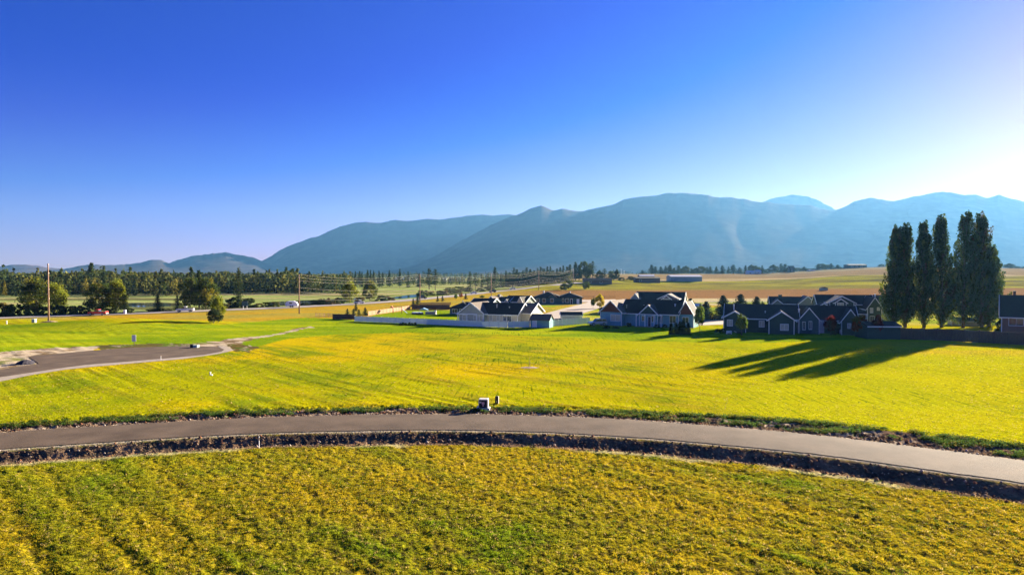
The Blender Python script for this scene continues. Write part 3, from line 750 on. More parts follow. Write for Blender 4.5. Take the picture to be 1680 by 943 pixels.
put('con_b', 812, 473, 437, 15, 'big dark pine standing taller than its neighbours by the climbing highway', None)
put('pine_b', 800, 475, 449, 12, 'lower ragged pine leaning on the left side of the big dark pine', None)
put('con_a', 822, 472, 449, 10, 'small conifer tucked against the right side of the big dark pine', None)
GS = 'conifers on the slope the highway climbs'
sl_ = [(830,444),(836,446),(843,438),(848,441),(852,446),(858,443),(864,438),(870,441),(876,443),(882,439),(887,437),(893,440),(898,437),(903,436),(908,443),(914,440),(919,438),(924,435),(930,437),(935,433)]
for i, (px, top) in enumerate(sl_):
    put(['con_a','con_b','pine_a','con_c'][i % 4], px, 0, top, 10+(i*5) % 5, 'dark conifer in the wooded slope above the climbing highway', GS, d=[640, 690, 740, 665][i % 4])
for i in range(22):
    px = 832+i*4.6
    put(['con_b','dark_b','pine_a','dark_a'][i % 4], px, 0, 450+(i % 3)*2-i*.15, 14, 'low dark tree filling the wooded slope under the taller conifers', 'low trees filling the wooded slope', d=600+(i*37) % 70)
GD = 'trees around the farmhouse at the top of the highway'
for px, base, top, wd, kd, lab in [
    (944,468,429,12,'con_c','tall narrow dark tree left of the broad one above the long blue house'),
    (950,468,434,10,'con_c','narrow conifer filling the gap in the dark group above the long blue house'),
    (960,468,427,20,'dark_a','broad dark tree, tallest of the group above the long blue house'),
    (972,466,428,12,'pine_b','ragged dark tree at the right side of the broad tallest tree'),
    (938,470,447,9,'yellowgreen','pale willow-like tree where the power wires end'),
    (984,464,443,14,'dark_b','round dark tree behind the left end of the low farmhouse'),
    (992,463,440,10,'pine_b','open-branched tree behind the middle of the low farmhouse'),
    (1004,463,444,13,'dark_a','leafy tree behind the right end of the low farmhouse'),
    (1012,462,441,9,'dark_b','narrow leafy tree just right of the low farmhouse'),
    (1020,463,454,10,'bush_a','round green bush right of the low farmhouse'),
    (1035,461,452,12,'bush_a','round bush standing alone between the farmhouse and the dark barn'),
    (962,475,461,12,'dark_a','dark round tree on the slope below the low farmhouse'),
    (925,477,464,13,'dark_b','dark tree beside the top of the highway'),
    (933,474,459,12,'dark_a','dark spreading tree below the pale willow-like tree')]:
    put(kd, px, base, top, wd, lab, GD, d=645 if base < 474 else None)

# ---- crest of the fields on the right
crest = [(1054,443,8,'con_a'),(1069,434,8,'con_c'),(1075,437,7,'con_c'),(1084,437,8,'con_a'),(1092,436,8,'con_b'),(1099,434,9,'con_c'),(1106,439,7,'con_a'),(1113,435,7,'con_c'),(1120,439,7,'dark_b'),(1125,436,10,'dark_b'),(1134,440,7,'con_a'),(1142,439,9,'dark_b'),(1150,436,9,'dark_a'),(1160,438,8,'con_b'),(1165,437,6,'con_c'),(1175,437,6,'con_a'),(1185,435,9,'con_b'),(1195,437,4,'con_c'),(1203,434,9,'con_c'),(1213,438,8,'con_b'),(1223,435,6,'con_a'),(1232,434,9,'dark_b'),(1240,435,9,'dark_a'),(1250,435,6,'con_a'),(1258,441,9,'dark_a'),(1269,434,12,'dark_b'),(1281,432,11,'con_b'),(1288,433,12,'con_a'),(1296,437,8,'dark_a'),(1303,440,9,'dark_b'),(1310,439,8,'dark_a'),(1319,437,9,'con_b'),(1327,440,8,'dark_a'),(1334,440,8,'dark_b'),(1342,433,9,'con_b'),(1350,432,12,'dark_a'),(1363,432,9,'con_a'),(1374,434,9,'con_b'),(1382,438,8,'dark_a'),(1391,444,8,'bush_a'),(1446,433,7,'dark_b'),(1438,438,5,'bush_a'),(1655,432,12,'dark_b'),(1664,436,10,'dark_a'),(1675,438,10,'dark_b'),(1690,436,12,'dark_a')]
for i, (px, top, wd, kd) in enumerate(crest):
    seg = ('crest, behind the dark barn and long white shed', 'crest between the long white shed and the crest houses', 'crest among the small houses left of the poplars', 'far plain right of the poplars')[0 if px < 1155 else 1 if px < 1262 else 2 if px < 1500 else 3]
    put(kd, px, 0, top, wd*1.5, 'dark tree on the '+seg, 'trees on the '+seg, d=905+(i*53) % 60)

# ---- small trees in the verge and the yards
GY = 'young conifers along the yard fences'
for px, py, top, wd, kd, lab in [
    (570,517,506,7,'con_a','small reddish-brown conifer, first from the left at the end of the garden fence'),
    (580,517,506,8,'con_b','small dark conifer, second from the left at the end of the garden fence'),
    (584,511,496,7,'con_a','taller conifer standing behind the second garden-fence conifer'),
    (589,517,507,8,'con_b','small brownish conifer under the taller one behind the white fence'),
    (599,517,504,9,'con_a','dark young conifer where the tan picket fence starts'),
    (614,515,509,7,'con_b','low dark conifer in the garden beside the tan picket fence'),
    (678,502,489,7,'con_b','young conifer left of the darker one beside the third utility pole'),
    (685,500,484,8,'con_a','dark young conifer right beside the third utility pole'),
    (718,495,485,5,'con_a','left of two tiny conifers on the straw verge'),
    (726,494,485,6,'con_b','right of two tiny conifers on the straw verge'),
    (748,492,482,7,'maple_green','small thin green tree on the straw verge left of the reddish one'),
    (756,490,480,6,'maple_orange','small reddish tree on the verge above the white-gabled house'),
    (764,491,481,6,'con_a','small dark conifer right of the reddish tree on the verge'),
    (678,503,500,10,'bush_a','low dark shrub at the corner where the tan fence meets the dark fence')]:
    put(kd, px, py, top, wd, lab, GY)
put('yellow', 984, 506, 483, 17, 'small bright yellow tree beside the gravel drive')
put('maple_green', 973, 506, 489, 9, 'small green tree at the left of the bright yellow one')
put('maple_green', 791, 490, 484, 8, 'small light-green tree behind the dark-roofed houses')
for px, py, top, wd, kd, lab in [
    (1133,523,489,16,'spruce','dark green tree behind the right gable of the blue house'),
    (1158,524,494,17,'spruce','dark spruce right behind the slender young tree'),
    (1186,524,484,20,'spruce','broad dark spruce at the left end of the long dark house'),
    (1215,520,482,20,'spruce','tallest spruce, second along the back of the long dark house'),
    (1241,518,486,17,'spruce','third spruce behind the long dark house, right of the tallest'),
    (1285,512,489,14,'spruce','spruce in front of the left end of the grey gabled house'),
    (1320,512,489,16,'spruce','spruce in front of the right gable of the grey gabled house'),
    (1251,516,494,7,'maple_green','small light-green tree right of the third spruce'),
    (1122,520,491,8,'maple_green','light-green tree at the left of the red shed')]:
    put(kd, px, py, top, wd, lab, 'trees in the back gardens')
for px, wd, top, lab in [(1101,8,530,'leftmost dark arborvitae before the right gable of the blue house'),(1109,8,529,'second dark arborvitae from the left of the blue house group'),(1115.5,8,527,'middle dark arborvitae of the five before the blue house'),(1121,9.5,524,'tallest dark arborvitae, fourth from the left'),(1129,8,529,'rightmost dark arborvitae, standing slightly apart')]:
    put('arbor', px, 549, top, wd, lab, 'five arborvitae on the lawn')
put('maple_green', 1148, 546, 499, 18, 'slender young green tree on the lawn right of the arborvitae')
put('maple_green', 1217, 551, 515, 22, 'round young green tree in front of the long dark house')
put('maple_red', 1363, 550, 518, 20, 'dark red maple against the long dark house near its white door')
put('maple_orange', 1410, 553, 517, 24, 'orange-brown maple left of the low dark shed')
put('maple_red', 1440, 556, 517, 17, 'red maple in front of the low dark shed')
put('bush_dry', 1134, 535, 526, 10, 'golden shrub beside the right wall of the blue house', cat='shrub')
put('bush_b', 1427, 526, 516, 10, 'light-green rounded bush below the green two-storey house')
GB = 'shrubs along the foot of the house walls'
for px, py, top, wd, kd, lab in [
    (1178,545,538,9,'bush_a','dark shrub at the left corner of the long dark house'),
    (1187,546,537,10,'bush_a','dark shrub under the first window of the long dark house'),
    (1366,549,541,9,'bush_a','dark shrub at the foot of the right gable of the long dark house'),
    (1384,547,541,8,'bush_b','pale green shrub right of the grill box by the long dark house'),
    (1391,546,541,8,'bush_b','pale green shrub at the right corner of the long dark house'),
    (1032,536,528,8,'bush_b','green shrub left of the porch of the blue house'),
    (996,539,534,12,'bush_a','low dark shrub under the large window of the blue house'),
    (1009,539,534,10,'bush_a','low dark shrub at the corner of the left wing of the blue house'),
    (1078,538,531,9,'bush_a','dark shrub right of the porch of the blue house'),
    (1091,538,531,8,'bush_a','dark shrub under the right front window of the blue house'),
    (960,488,462,3,'bush_a','x')][:10]:
    put(kd, px, py, top, wd, lab, GB, cat='shrub')
# ---- shrubs under the windows behind the white fence and at the brick house
put('bush_a', 1642, 545, 520, 16, 'dark shrub against the left corner of the brick house')
put('bush_a', 1668, 545, 524, 24, 'dark spreading shrub under the window of the brick house')
put('yellowgreen', 1640, 530, 470, 12, 'sunlit light-green tree between the rightmost poplar and the brick house')

# ---- far woods that read as one mass
def wood(name, label, pxa, pxb, d0, d1, n, hmin, hmax, seed, cols, rowtop=None):
    r = np.random.default_rng(seed); Vs = []; Cs = []
    for i in range(n):
        d = d0+(d1-d0)*r.random()**.8; px = r.uniform(pxa, pxb); x, y = at(px, d); z = hz(x, y)
        h = r.uniform(hmin, hmax)*(.85+.4*float(fbm(np.array([px/40.]), np.array([seed*1.]), 2)[0])); con = r.random() < .45
        if r.random() < .05: h *= 1.25; con = True
        m = 70; t = r.random(m)
        if con: rad = h*.17*(1-t)**.8+.1
        else: rad = h*.36*np.sin(np.pi*(t*.85+.12))**.6
        a = r.uniform(0, 6.283, m); rr = rad*r.random(m)**.35
        c = np.c_[x+np.cos(a)*rr, y+np.sin(a)*rr, z+h*(.03+.95*t)]
        v, _ = quads(c, h*.075*r.uniform(.6, 1.3, m), h*.055*r.uniform(.6, 1.2, m), r)
        b = np.array(cols[r.integers(len(cols))])*r.uniform(.75, 1.25)
        Vs.append(v); Cs.append(np.repeat(b[None], 4*m, 0)*(1+np.repeat(r.uniform(-.25, .25, (m, 1)), 4, 0)))
    V = np.concatenate(Vs)
    o = arr_mesh(name, V, np.arange(len(V)).reshape(-1, 4), M['needle'], np.concatenate(Cs))
    return tag(o, label, 'wood', kind='stuff')
DK = [(.04,.06,.022),(.06,.085,.025),(.03,.045,.022),(.095,.105,.03),(.07,.09,.03),(.13,.13,.03)]  # yellow-green entries paint sunlit crowns among the dark trees
wood('valley_wood', 'dark mixed wood closing off the left valley below the foothills', -260, 575, 455, 620, 1900, 9, 13.6, 3, DK)
wood('valley_wood', 'sunlit mixed trees in front of the dark left wood', -260, 330, 400, 470, 300, 7, 11, 4, DK+[(.14,.13,.03),(.20,.17,.03)])  # extra yellow tints put sunlight into the leaf colour
wood('valley_wood', 'far dark belt of trees beyond the middle of the valley', 560, 900, 760, 1000, 500, 4, 8, 5, DK)
wood('valley_wood', 'thin farthest belt of trees below the middle of the mountains', 380, 960, 1500, 2300, 900, 8, 14, 6, DK)
wood('valley_wood', 'distant trees on the plain behind the crest at the right', 1000, 1900, 1800, 2600, 700, 8, 16, 8, DK)
# ================================================================ buildings
def wallmat(name, col, w=9): return mat(name, col, .75, .08, 2., .6, wave=('Z', w))
M['w_blue'] = wallmat('blue_siding', (.19,.40,.42)); M['w_cream'] = wallmat('cream_siding', (.66,.62,.44)); M['w_dark'] = wallmat('dark_teal_siding', (.036,.072,.062))
M['w_navy'] = wallmat('navy_siding', (.04,.095,.105)); M['w_grey'] = wallmat('grey_siding', (.22,.25,.20)); M['w_green'] = wallmat('green_grey_siding', (.075,.12,.085))
M['w_pale'] = wallmat('pale_blue_siding', (.24,.32,.33)); M['w_purple'] = wallmat('plum_siding', (.16,.12,.16)); M['w_white'] = wallmat('white_siding', (.66,.70,.60))
M['w_red'] = mat('red_brown_shingle', (.16,.045,.025), .8, .15, 6.); M['w_brown'] = wallmat('brown_siding', (.12,.085,.07)); M['w_lgrey'] = wallmat('light_grey_siding', (.44,.46,.36))
M['brick'] = mat('brick', (.24,.115,.075), .85, .3, 12.)
M['roof_dark'] = mat('dark_shingles', (.036,.034,.025), .9, .22, 5., .5, 24.); M['roof_tan_lit'] = mat('lit_grey_brown_shingles', (.15,.115,.085), .9, .2, 5., .5, 24.)  # tan copy paints the sunlit slopes of otherwise dark roofs
M['roof_metal'] = mat('pale_metal_roof', (.55,.55,.55), .5, .08, 2., metal=.2); M['roof_red'] = mat('rust_roof', (.20,.09,.07), .7, .15, 3.)
M['trim'] = mat('white_trim', (.86,.88,.82), .55, .04, 5.); M['dtrim'] = mat('dark_trim', (.05,.05,.05), .6)
M['glass'] = mat('window_glass', (.035,.05,.055), .08, .2, .7, spec=.8); M['blind'] = mat('window_blind', (.50,.50,.36), .3, .15, 3., spec=.5)
M['door_w'] = mat('white_door', (.72,.74,.76), .5, .03); M['door_d'] = mat('dark_door', (.03,.035,.045), .5); M['steel'] = mat('steel', (.45,.45,.45), .4, .1, metal=.8)
M['stone'] = mat('foundation', (.25,.24,.22), .9, .15, 4.)
class House:
    """px: left front corner seen in the photo; s: metres per photo pixel there. Sizes below are in photo pixels across and up, metres in depth."""
    def __init__(h, name, label, px, py, rot=0, group=None, d=None, cat='house'):
        x, y = G(px, py) if d is None else at(px, d)
        h.s = y/F; h.root = thing(name, label, cat, (x, y, hz(x, y)), R(rot), group); h.k = h.s/(math.cos(R(rot))-(px-840)/F*math.sin(R(rot)))
        h.trims = MB(); h.n = 0
    def wing(h, x0, x1, d0, d1, eave, ridge, axis='x', wall='w_grey', roof='roof_dark', over=.45, trim='trim', gable=None, hip=0, z0=-1.2, th=.20, fr=.26):
        s, k = h.s, h.k; X0, X1 = x0*k, x1*k; E, P = eave*s, ridge*s
        m = MB()
        if axis == 'x': c = (d0+d1)/2; prof = [(d0, z0), (d1, z0), (d1, E-.03), (c, P-.05), (d0, E-.03)]
        else: c = (X0+X1)/2; prof = [(X0, z0), (X1, z0), (X1, E-.03), (c, P-.05), (X0, E-.03)]
        if hip: m.box(X0, X1, d0, d1, z0, E-.03)
        elif axis == 'x': m.prism(prof, X0, X1, 'x')
        else: m.prism(prof, d0, d1, 'y')
        m.build('wall', M[wall], h.root)
        if gable and not hip:
            g = MB()
            if axis == 'y': g.prism([(X0+.1, E-.05), (X1-.1, E-.05), (c, P-.15)], d0-.05, d0+.02, 'y')
            else: g.prism([(d0+.1, E-.05), (d1-.1, E-.05), (c, P-.15)], X1-.02, X1+.05, 'x')
            g.build('gable_shingles', M[gable], h.root)
        r = MB(); t = h.trims
        if hip:
            a, b, e, f = X0-over, X1+over, d0-over, d1+over
            q = min((f-e)/2, (b-a)/2)*hip
            if (b-a) >= (f-e): top = [(a+q, (e+f)/2, P), (b-q, (e+f)/2, P)]
            else: top = [((a+b)/2, e+q, P), ((a+b)/2, f-q, P)]
            v = [(a, e, E), (b, e, E), (b, f, E), (a, f, E)]+top+[(a, e, E-.22), (b, e, E-.22), (b, f, E-.22), (a, f, E-.22)]
            fs = [(0, 1, 5, 4), (1, 2, 5), (2, 3, 4, 5), (3, 0, 4)] if (b-a) >= (f-e) else [(0, 1, 4), (1, 2, 5, 4), (2, 3, 5), (3, 0, 4, 5)]
            r.add(v, fs+[(6, 7, 1, 0), (7, 8, 2, 1), (8, 9, 3, 2), (9, 6, 0, 3), (9, 8, 7, 6)])
            r.build('roof', M[roof], h.root); return
        half = (d1-d0)/2 if axis == 'x' else (X1-X0)/2
        sl = (P-E)/half; oe = over
        A0, A1 = (X0-over*.7, X1+over*.7) if axis == 'x' else (d0-over*.7, d1+over*.7)
        lo_, hi_ = (d0, d1) if axis == 'x' else (X0, X1)
        ax = 'x' if axis == 'x' else 'y'
        up = [(lo_-oe, E-sl*oe), (c, P), (hi_+oe, E-sl*oe)]
        poly = [(p, q+th) for p, q in up]+[(p, q) for p, q in up[::-1]]
        r.prism(poly, A0, A1, ax); r.build('roof', M[roof], h.root)
        if trim:
            rk = [(lo_-oe-.02, E-sl*oe+th+.03), (c, P+th+.05), (hi_+oe+.02, E-sl*oe+th+.03), (hi_+oe+.02, E-sl*oe+th-fr), (c, P+th-fr-.02), (lo_-oe-.02, E-sl*oe+th-fr)]
            T = MB() if trim != 'trim' else t
            T.prism(rk, A0-.10, A0-.003, ax); T.prism(rk, A1+.003, A1+.10, ax)
            for sgn, e in ((-1, lo_-oe), (1, hi_+oe)):
                q = [(e+sgn*.003, E-sl*oe-.02), (e+sgn*.10, E-sl*oe-.02), (e+sgn*.10, E-sl*oe+th), (e+sgn*.003, E-sl*oe+th)]
                T.prism(q, A0-.1, A1+.1, ax)
            if trim == 'trim':
                for cx, cy in ((X0, d0), (X1, d0)): t.box(cx-.08, cx+.08, cy-.04, cy+.1, 0, E-.05)
            else: T.build('fascia', M[trim], h.root)
    def window(h, x0, x1, z0, z1, d=0, side='front', X=None, glass='glass', bars=1, name='window'):
        """front: x in pixels along the front, at depth d; right: x in metres of depth, on the wall at pixel X"""
        s, k = h.s, h.k; a, b = (x0*k, x1*k) if side == 'front' else (x0, x1)
        e, f = z0*s, z1*s; w = .085; fr = MB(); pn = MB()
        xs = [a, b]+([(a+b)/2] if bars else [])
        def B(m, p0, p1, q0, q1, r0, r1):
            if side == 'front': m.box(p0, p1, d+r0, d+r1, q0, q1)
            else: m.box(X*k-r1, X*k-r0, p0, p1, q0, q1)
        B(fr, a-w, b+w, f, f+w*1.3, -.08, .02); B(fr, a-w, b+w, e-w*1.3, e, -.09, .02)
        B(fr, a-w, a, e, f, -.08, .02); B(fr, b, b+w, e, f, -.08, .02)
        if bars: B(fr, (a+b)/2-.03, (a+b)/2+.03, e, f, -.06, .02)
        pa = bpy.data.objects.new(name, None)
        W = fr.build('window' if name == 'window' else name, M['trim'], h.root); bpy.data.objects.remove(pa)
        B(pn, a, b, e, f, -.03, .015); pn.build('pane', M[glass], W)
    def door(h, x0, x1, z1, d=0, m='door_w', name='door', panes=0):
        s, k = h.s, h.k; a, b = x0*k, x1*k; D = MB(); D.box(a, b, d-.05, d+.02, .05, z1*s)
        for q in (.12, .55): D.box(a+(b-a)*.15, b-(b-a)*.15, d-.07, d-.045, z1*s*q, z1*s*(q+.34))
        o = D.build(name, M[m], h.root); T = MB()
        T.box(a-.12, a, d-.08, d+.02, 0, z1*s+.12); T.box(b, b+.12, d-.08, d+.02, 0, z1*s+.12); T.box(a, b, d-.08, d+.02, z1*s, z1*s+.12)
        T.build('frame', M['trim'], o); K = MB(); K.box(b-.18, b-.10, d-.12, d-.05, .95, 1.05); K.build('handle', M['steel'], o)
    def stack(h, x, d, z0, z1, w=.14, m='steel', name='roof_vent'):
        t = MB(); t.tube([(x*h.k, d, z0*h.s), (x*h.k, d, z1*h.s)], w, 8); t.tube([(x*h.k, d, z1*h.s-.02), (x*h.k, d, z1*h.s+.12)], w*1.5, 8)
        t.build(name, M[m], h.root)
    def chimney(h, x, d, z0, z1, w=.45, m='brick'):
        t = MB(); X = x*h.k; t.box(X-w, X+w, d-w, d+w, z0*h.s, z1*h.s); t.box(X-w-.1, X+w+.1, d-w-.1, d+w+.1, z1*h.s, z1*h.s+.15); t.build('chimney', M[m], h.root)
    def box(h, name, m, x0, x1, d0, d1, z0, z1, mets=False):
        t = MB(); s = 1 if mets else h.s
        t.box(x0*h.k, x1*h.k, d0, d1, z0*s, z1*s); return t.build(name, M[m], h.root)
    def done(h):
        if h.trims.v: h.trims.build('trim', M['trim'], h.root)
        return h

# ---- A: cream house behind the white fence
h = House('house', 'cream house with a grey-brown roof right behind the white vinyl fence', 757, 530, -22)
h.wing(0, 86, 1.5, 11, 15.5, 32, 'x', 'w_cream', 'roof_dark', trim='trim')
h.wing(-2, 37, -.6, 10, 17, 33, 'y', 'w_lgrey', 'roof_tan_lit')
h.wing(62, 100, 4.5, 15, 17, 31, 'x', 'w_cream', 'roof_tan_lit')
for a, b in ((4, 9), (22, 27), (27.6, 30), (31, 36)): h.window(a, b, 3.5, 13.5, -.6, glass='blind', bars=0)
for a, b in ((42, 46), (54, 58), (64, 68)): h.window(a, b, 5, 14, 1.5, glass='blind' if a < 60 else 'glass')
h.window(70, 76, 3, 13, 1.5)
h.window(6.0, 7.6, 5, 11, side='right', X=86, bars=1)
h.stack(48, 4, 23, 30); h.stack(68, 4, 22, 27)
b = MB(); b.box(-.5, 14.2, -2.2, -.62, .03, .15); b.build('porch_floor', M['concrete'], h.root)
p = MB()
for xx in (-.2, 2.6, 5.4): p.box(xx, xx+.16, -2.1, -1.94, .15, 2.55)
p.box(-.4, 5.7, -2.2, -1.9, 2.55, 2.8); p.build('porch_posts', M['trim'], h.root); h.done()
# ---- B: low navy house, left
h = House('house', 'low navy house with black roofs left of and behind the cream house', 738, 516, -18)
h.wing(0, 33, 0, 10, 11, 20, 'x', 'w_navy', 'roof_dark', hip=.8); h.wing(26, 60, 3, 14, 15, 25, 'x', 'w_navy', 'roof_dark')
h.window(4, 12, 3, 9, 0); h.window(16, 22, 3, 9, 0); h.stack(14, 4, 14, 22, m='trim')
h.box('satellite_dish', 'trim', 22, 24, -.3, -.02, 4, 7); h.done()
# ---- C: steep white gables
h = House('house', 'dark-roofed house with two narrow white-edged gables above the cream house', 800, 507, -24)
h.wing(0, 30, 2, 11, 12, 19, 'x', 'w_green', 'roof_dark'); h.wing(-2, 14, 0, 9, 13, 20.5, 'y', 'w_green', 'roof_tan_lit')
h.wing(22, 56, 3, 12, 12, 21, 'x', 'w_green', 'roof_dark'); h.wing(25, 33, 1, 5, 10, 16, 'y', 'w_cream', 'roof_dark'); h.wing(46, 57, .6, 8, 9, 20, 'y', 'w_cream', 'roof_dark')
h.chimney(8, 6, 19, 23, m='stone'); h.window(3, 8, 4, 9, 0); h.window(48.5, 53, 5, 10, .6); h.done()
h = House('shed', 'small blue shed with a dark roof between the white-gabled house and the long blue house', 853, 499, -15, cat='shed')
h.wing(0, 10, 0, 4, 9.5, 12, 'x', 'w_blue', 'roof_dark', trim=None); h.door(3, 6, 7, 0); h.done()
# ---- D: long dark blue
h = House('house', 'long single-storey dark blue house with a black hipped roof beside the gravel drive', 876, 499, -3)
h.wing(0, 46, 0, 13, 11, 20, 'x', 'w_navy', 'roof_dark', hip=.75, over=.6); h.wing(38, 79, 1, 13, 11, 18.5, 'x', 'w_navy', 'roof_dark', hip=.8, over=.6)
h.wing(24, 37, -.6, 5, 11.5, 16, 'y', 'w_navy', 'roof_tan_lit', trim=None)
for a in (4, 14, 27, 44, 52): h.window(a, a+5, 3, 9, -.6 if a == 27 else (0 if a < 38 else 1))
h.box('garage_door', 'door_w', 70, 74.5, .9, 1.02, .3, 8.5); h.door(60, 63, 8.5, 1, 'door_d'); h.stack(16, 5, 14, 21, .3, 'trim'); h.stack(60, 6, 17, 20, .2, 'trim'); h.done()
# ---- E: blue craftsman house
h = House('house', 'light blue house with red-brown gables, dark roof and white trim behind the arborvitae', 985, 533.5, -29)
h.wing(28, 117, 2.6, 11.5, 21, 41, 'x', 'w_blue', 'roof_dark')
h.wing(0, 34, 0, 11, 22.5, 40, 'y', 'w_blue', 'roof_tan_lit', gable='w_red')
h.wing(60, 88, 1.2, 8, 20, 34, 'y', 'w_blue', 'roof_tan_lit', gable='w_dark')
h.wing(116, 138, 3.2, 8.5, 21, 40, 'y', 'w_blue', 'roof_dark', gable='w_red')
h.window(17, 32, 8, 18, 0, glass='blind', bars=1); h.window(104, 113, 7, 17.5, 2.6)
h.window(64, 68, 9, 17, 1.2); h.door(73.5, 77.5, 16, 1.2, 'door_d'); h.window(79, 84, 8, 17, 1.2); h.window(89, 93, 6, 17, 2.6)
h.window(122, 131, 7, 16, 3.2); h.window(5, 7, 7, 16, side='right', X=138)
p = MB()
for xx in (57, 70.5, 84.5, 95): p.box(xx*h.k, xx*h.k+.2, -.25, -.05, .1, 19.5*h.s)
p.box(56*h.k, 97*h.k, -.3, 0, 19.5*h.s, 20.6*h.s); p.build('porch_posts', M['trim'], h.root)
b = MB(); b.box(55*h.k, 97*h.k, -.5, 2.5, .0, .14); b.build('porch_floor', M['concrete'], h.root)
h.stack(34, 4, 28, 33); h.stack(60, 5, 28, 33); h.stack(108, 5, 30, 36, .17, 'trim')
h.done()
h = House('house', 'low dark house peeking out behind the left wing of the blue house', 983, 515, -20)
h.wing(0, 60, 0, 10, 9, 17, 'x', 'w_grey', 'roof_dark', hip=.9); h.window(3, 9, 2, 7.5, 0); h.done()
h = House('house', 'two-storey house with a plum dormer and dark roof rising behind the blue house', 1033, 510, -20)
h.wing(6, 84, 4, 14, 17, 30, 'x', 'w_white', 'roof_dark'); h.wing(-1, 17, 1, 12, 17, 28, 'y', 'w_pale', 'roof_dark')
h.wing(48, 78, -2, 6, 21, 28, 'y', 'w_purple', 'roof_tan_lit', over=.5); h.wing(52, 70, -3, -.5, 19, 25.5, 'y', 'w_purple', 'roof_tan_lit', over=.3)
h.window(56, 66, 13, 21, -3, glass='blind'); h.window(3, 13, 9, 15, 1); h.wing(18, 48, 0, 5, 12, 20, 'x', 'w_grey', 'roof_dark'); h.done()
# ---- F: long dark house
h = House('house', 'long dark teal single-storey house with white-edged gables on the right lawn', 1187, 545.5, -19)
h.wing(2, 120, 3, 14, 23, 43.5, 'x', 'w_dark', 'roof_dark', trim='trim')
h.wing(100, 212, 5.2, 15, 22, 42.5, 'x', 'w_dark', 'roof_dark')
h.wing(0, 36, .8, 8, 24.5, 34, 'y', 'w_dark', 'roof_tan_lit')
h.wing(73, 112, -.6, 9, 23, 35.5, 'y', 'w_dark', 'roof_tan_lit')
h.wing(121, 152, 2.2, 10, 22.5, 41, 'y', 'w_navy', 'roof_dark'); h.wing(186, 212, 2.2, 12, 22, 39.5, 'y', 'w_green', 'roof_dark')
h.window(6, 14.5, 11, 20.5, .8, glass='blind'); h.window(58, 66, 9.5, 18.5, 3, glass='blind'); h.window(91, 103, 7, 16, -.6, glass='blind')
h.window(117, 120, 7, 17, 5.1); h.window(126.5, 130.5, 7, 19, 2.2); h.window(136.5, 140.5, 8, 20, 2.2)
h.door(153, 161, 19, 5.2, 'door_w'); h.window(195, 199.5, 11, 18, 2.2, glass='blind')
h.stack(16, 6, 32, 44, .13, 'trim'); h.stack(68, 5, 28, 34, .1, 'trim'); h.stack(122, 5, 33, 38, .16, 'trim')
h.done()
# ---- G: grey gables behind
h = House('house', 'grey single-storey house with pale-lit gables and two spruces before it', 1264, 517, -16)
h.wing(2, 80, 4, 14, 18, 28.5, 'x', 'w_grey', 'roof_dark'); h.wing(0, 23, 0, 9, 16, 25, 'y', 'w_grey', 'roof_tan_lit'); h.wing(42, 80, 1, 12, 15, 30.5, 'y', 'w_grey', 'roof_tan_lit')
h.window(4, 11, 8, 14, 0, glass='blind'); h.window(27, 37, 8, 13, 4, glass='blind'); h.window(58, 66, 8, 14, 1); h.chimney(19, 7, 26, 32, .5, 'w_dark'); h.done()
# ---- H: two-storey
h = House('house', 'dark green two-storey house with white-edged gables left of the poplars', 1343, 530, -16)
h.wing(4, 98, 6, 16, 30, 44, 'x', 'w_green', 'roof_dark'); h.wing(19, 58, 1, 10, 34, 43.5, 'y', 'w_green', 'roof_tan_lit', over=.6)
h.wing(27, 44, -.4, 4, 34, 39.5, 'y', 'w_dark', 'roof_tan_lit', over=.4); h.wing(0, 17, 0, 7, 27, 32, 'y', 'w_green', 'roof_dark')
h.wing(77, 99, -1.5, 9, 27, 42.5, 'y', 'w_green', 'roof_dark', over=.5); h.wing(50, 76, -.5, 8, 16, 22, 'x', 'w_green', 'roof_dark')
h.window(30, 40, 26, 33.5, -.4, glass='blind'); h.window(62, 67, 28, 32, 6); h.window(81, 85, 19, 26, -1.5, glass='blind'); h.window(92, 95.5, 23, 27, -1.5, glass='blind')
h.window(5, 13, 21, 25.5, 0, glass='blind'); h.window(81, 87, 5, 13, -1.5); h.window(32, 40, 8, 15, -.4); h.done()
h = House('house', 'pale blue two-storey house half hidden behind the leftmost poplar', 1437, 525, -16)
h.wing(0, 40, 2, 12, 26, 39, 'x', 'w_pale', 'roof_dark'); h.wing(4, 24, 0, 9, 25, 36, 'y', 'w_pale', 'roof_dark'); h.window(9, 14, 13, 20, 0); h.window(9, 14, 2, 9, 0); h.stack(6, 6, 36, 41, .2, 'trim'); h.done()
# ---- low dark shed, brick house
h = House('shed', 'low dark green shed with a white eave line joined to the brown fence', 1423, 556, -3, cat='shed')
h.wing(0, 54, 0, 6, 21, 26.5, 'x', 'w_dark', 'roof_dark', over=.3, trim=None); h.box('eave_board', 'trim', -1.5, 55.5, -.36, -.31, 19.5, 21.2); h.done()
h = House('house', 'brick house with a wide plum-dark roof cut by the right edge of the photo', 1643, 549, -35)
h.wing(0, 110, 0, 12, 31, 63, 'x', 'brick', 'roof_dark', over=.6); h.window(12, 35, 16, 29, 0, bars=1); h.window(60, 80, 16, 29, 0); h.chimney(22, 8, 55, 70, .25, 'w_brown'); h.done()
h = House('garage', 'small pale shed with a white-edged roof seen between the poplar trunks', 1562, 534, -20, cat='shed')
h.wing(0, 46, 0, 5, 7, 12, 'x', 'w_lgrey', 'roof_dark', over=.3); h.door(10, 15, 6, 0, 'door_w'); h.done()
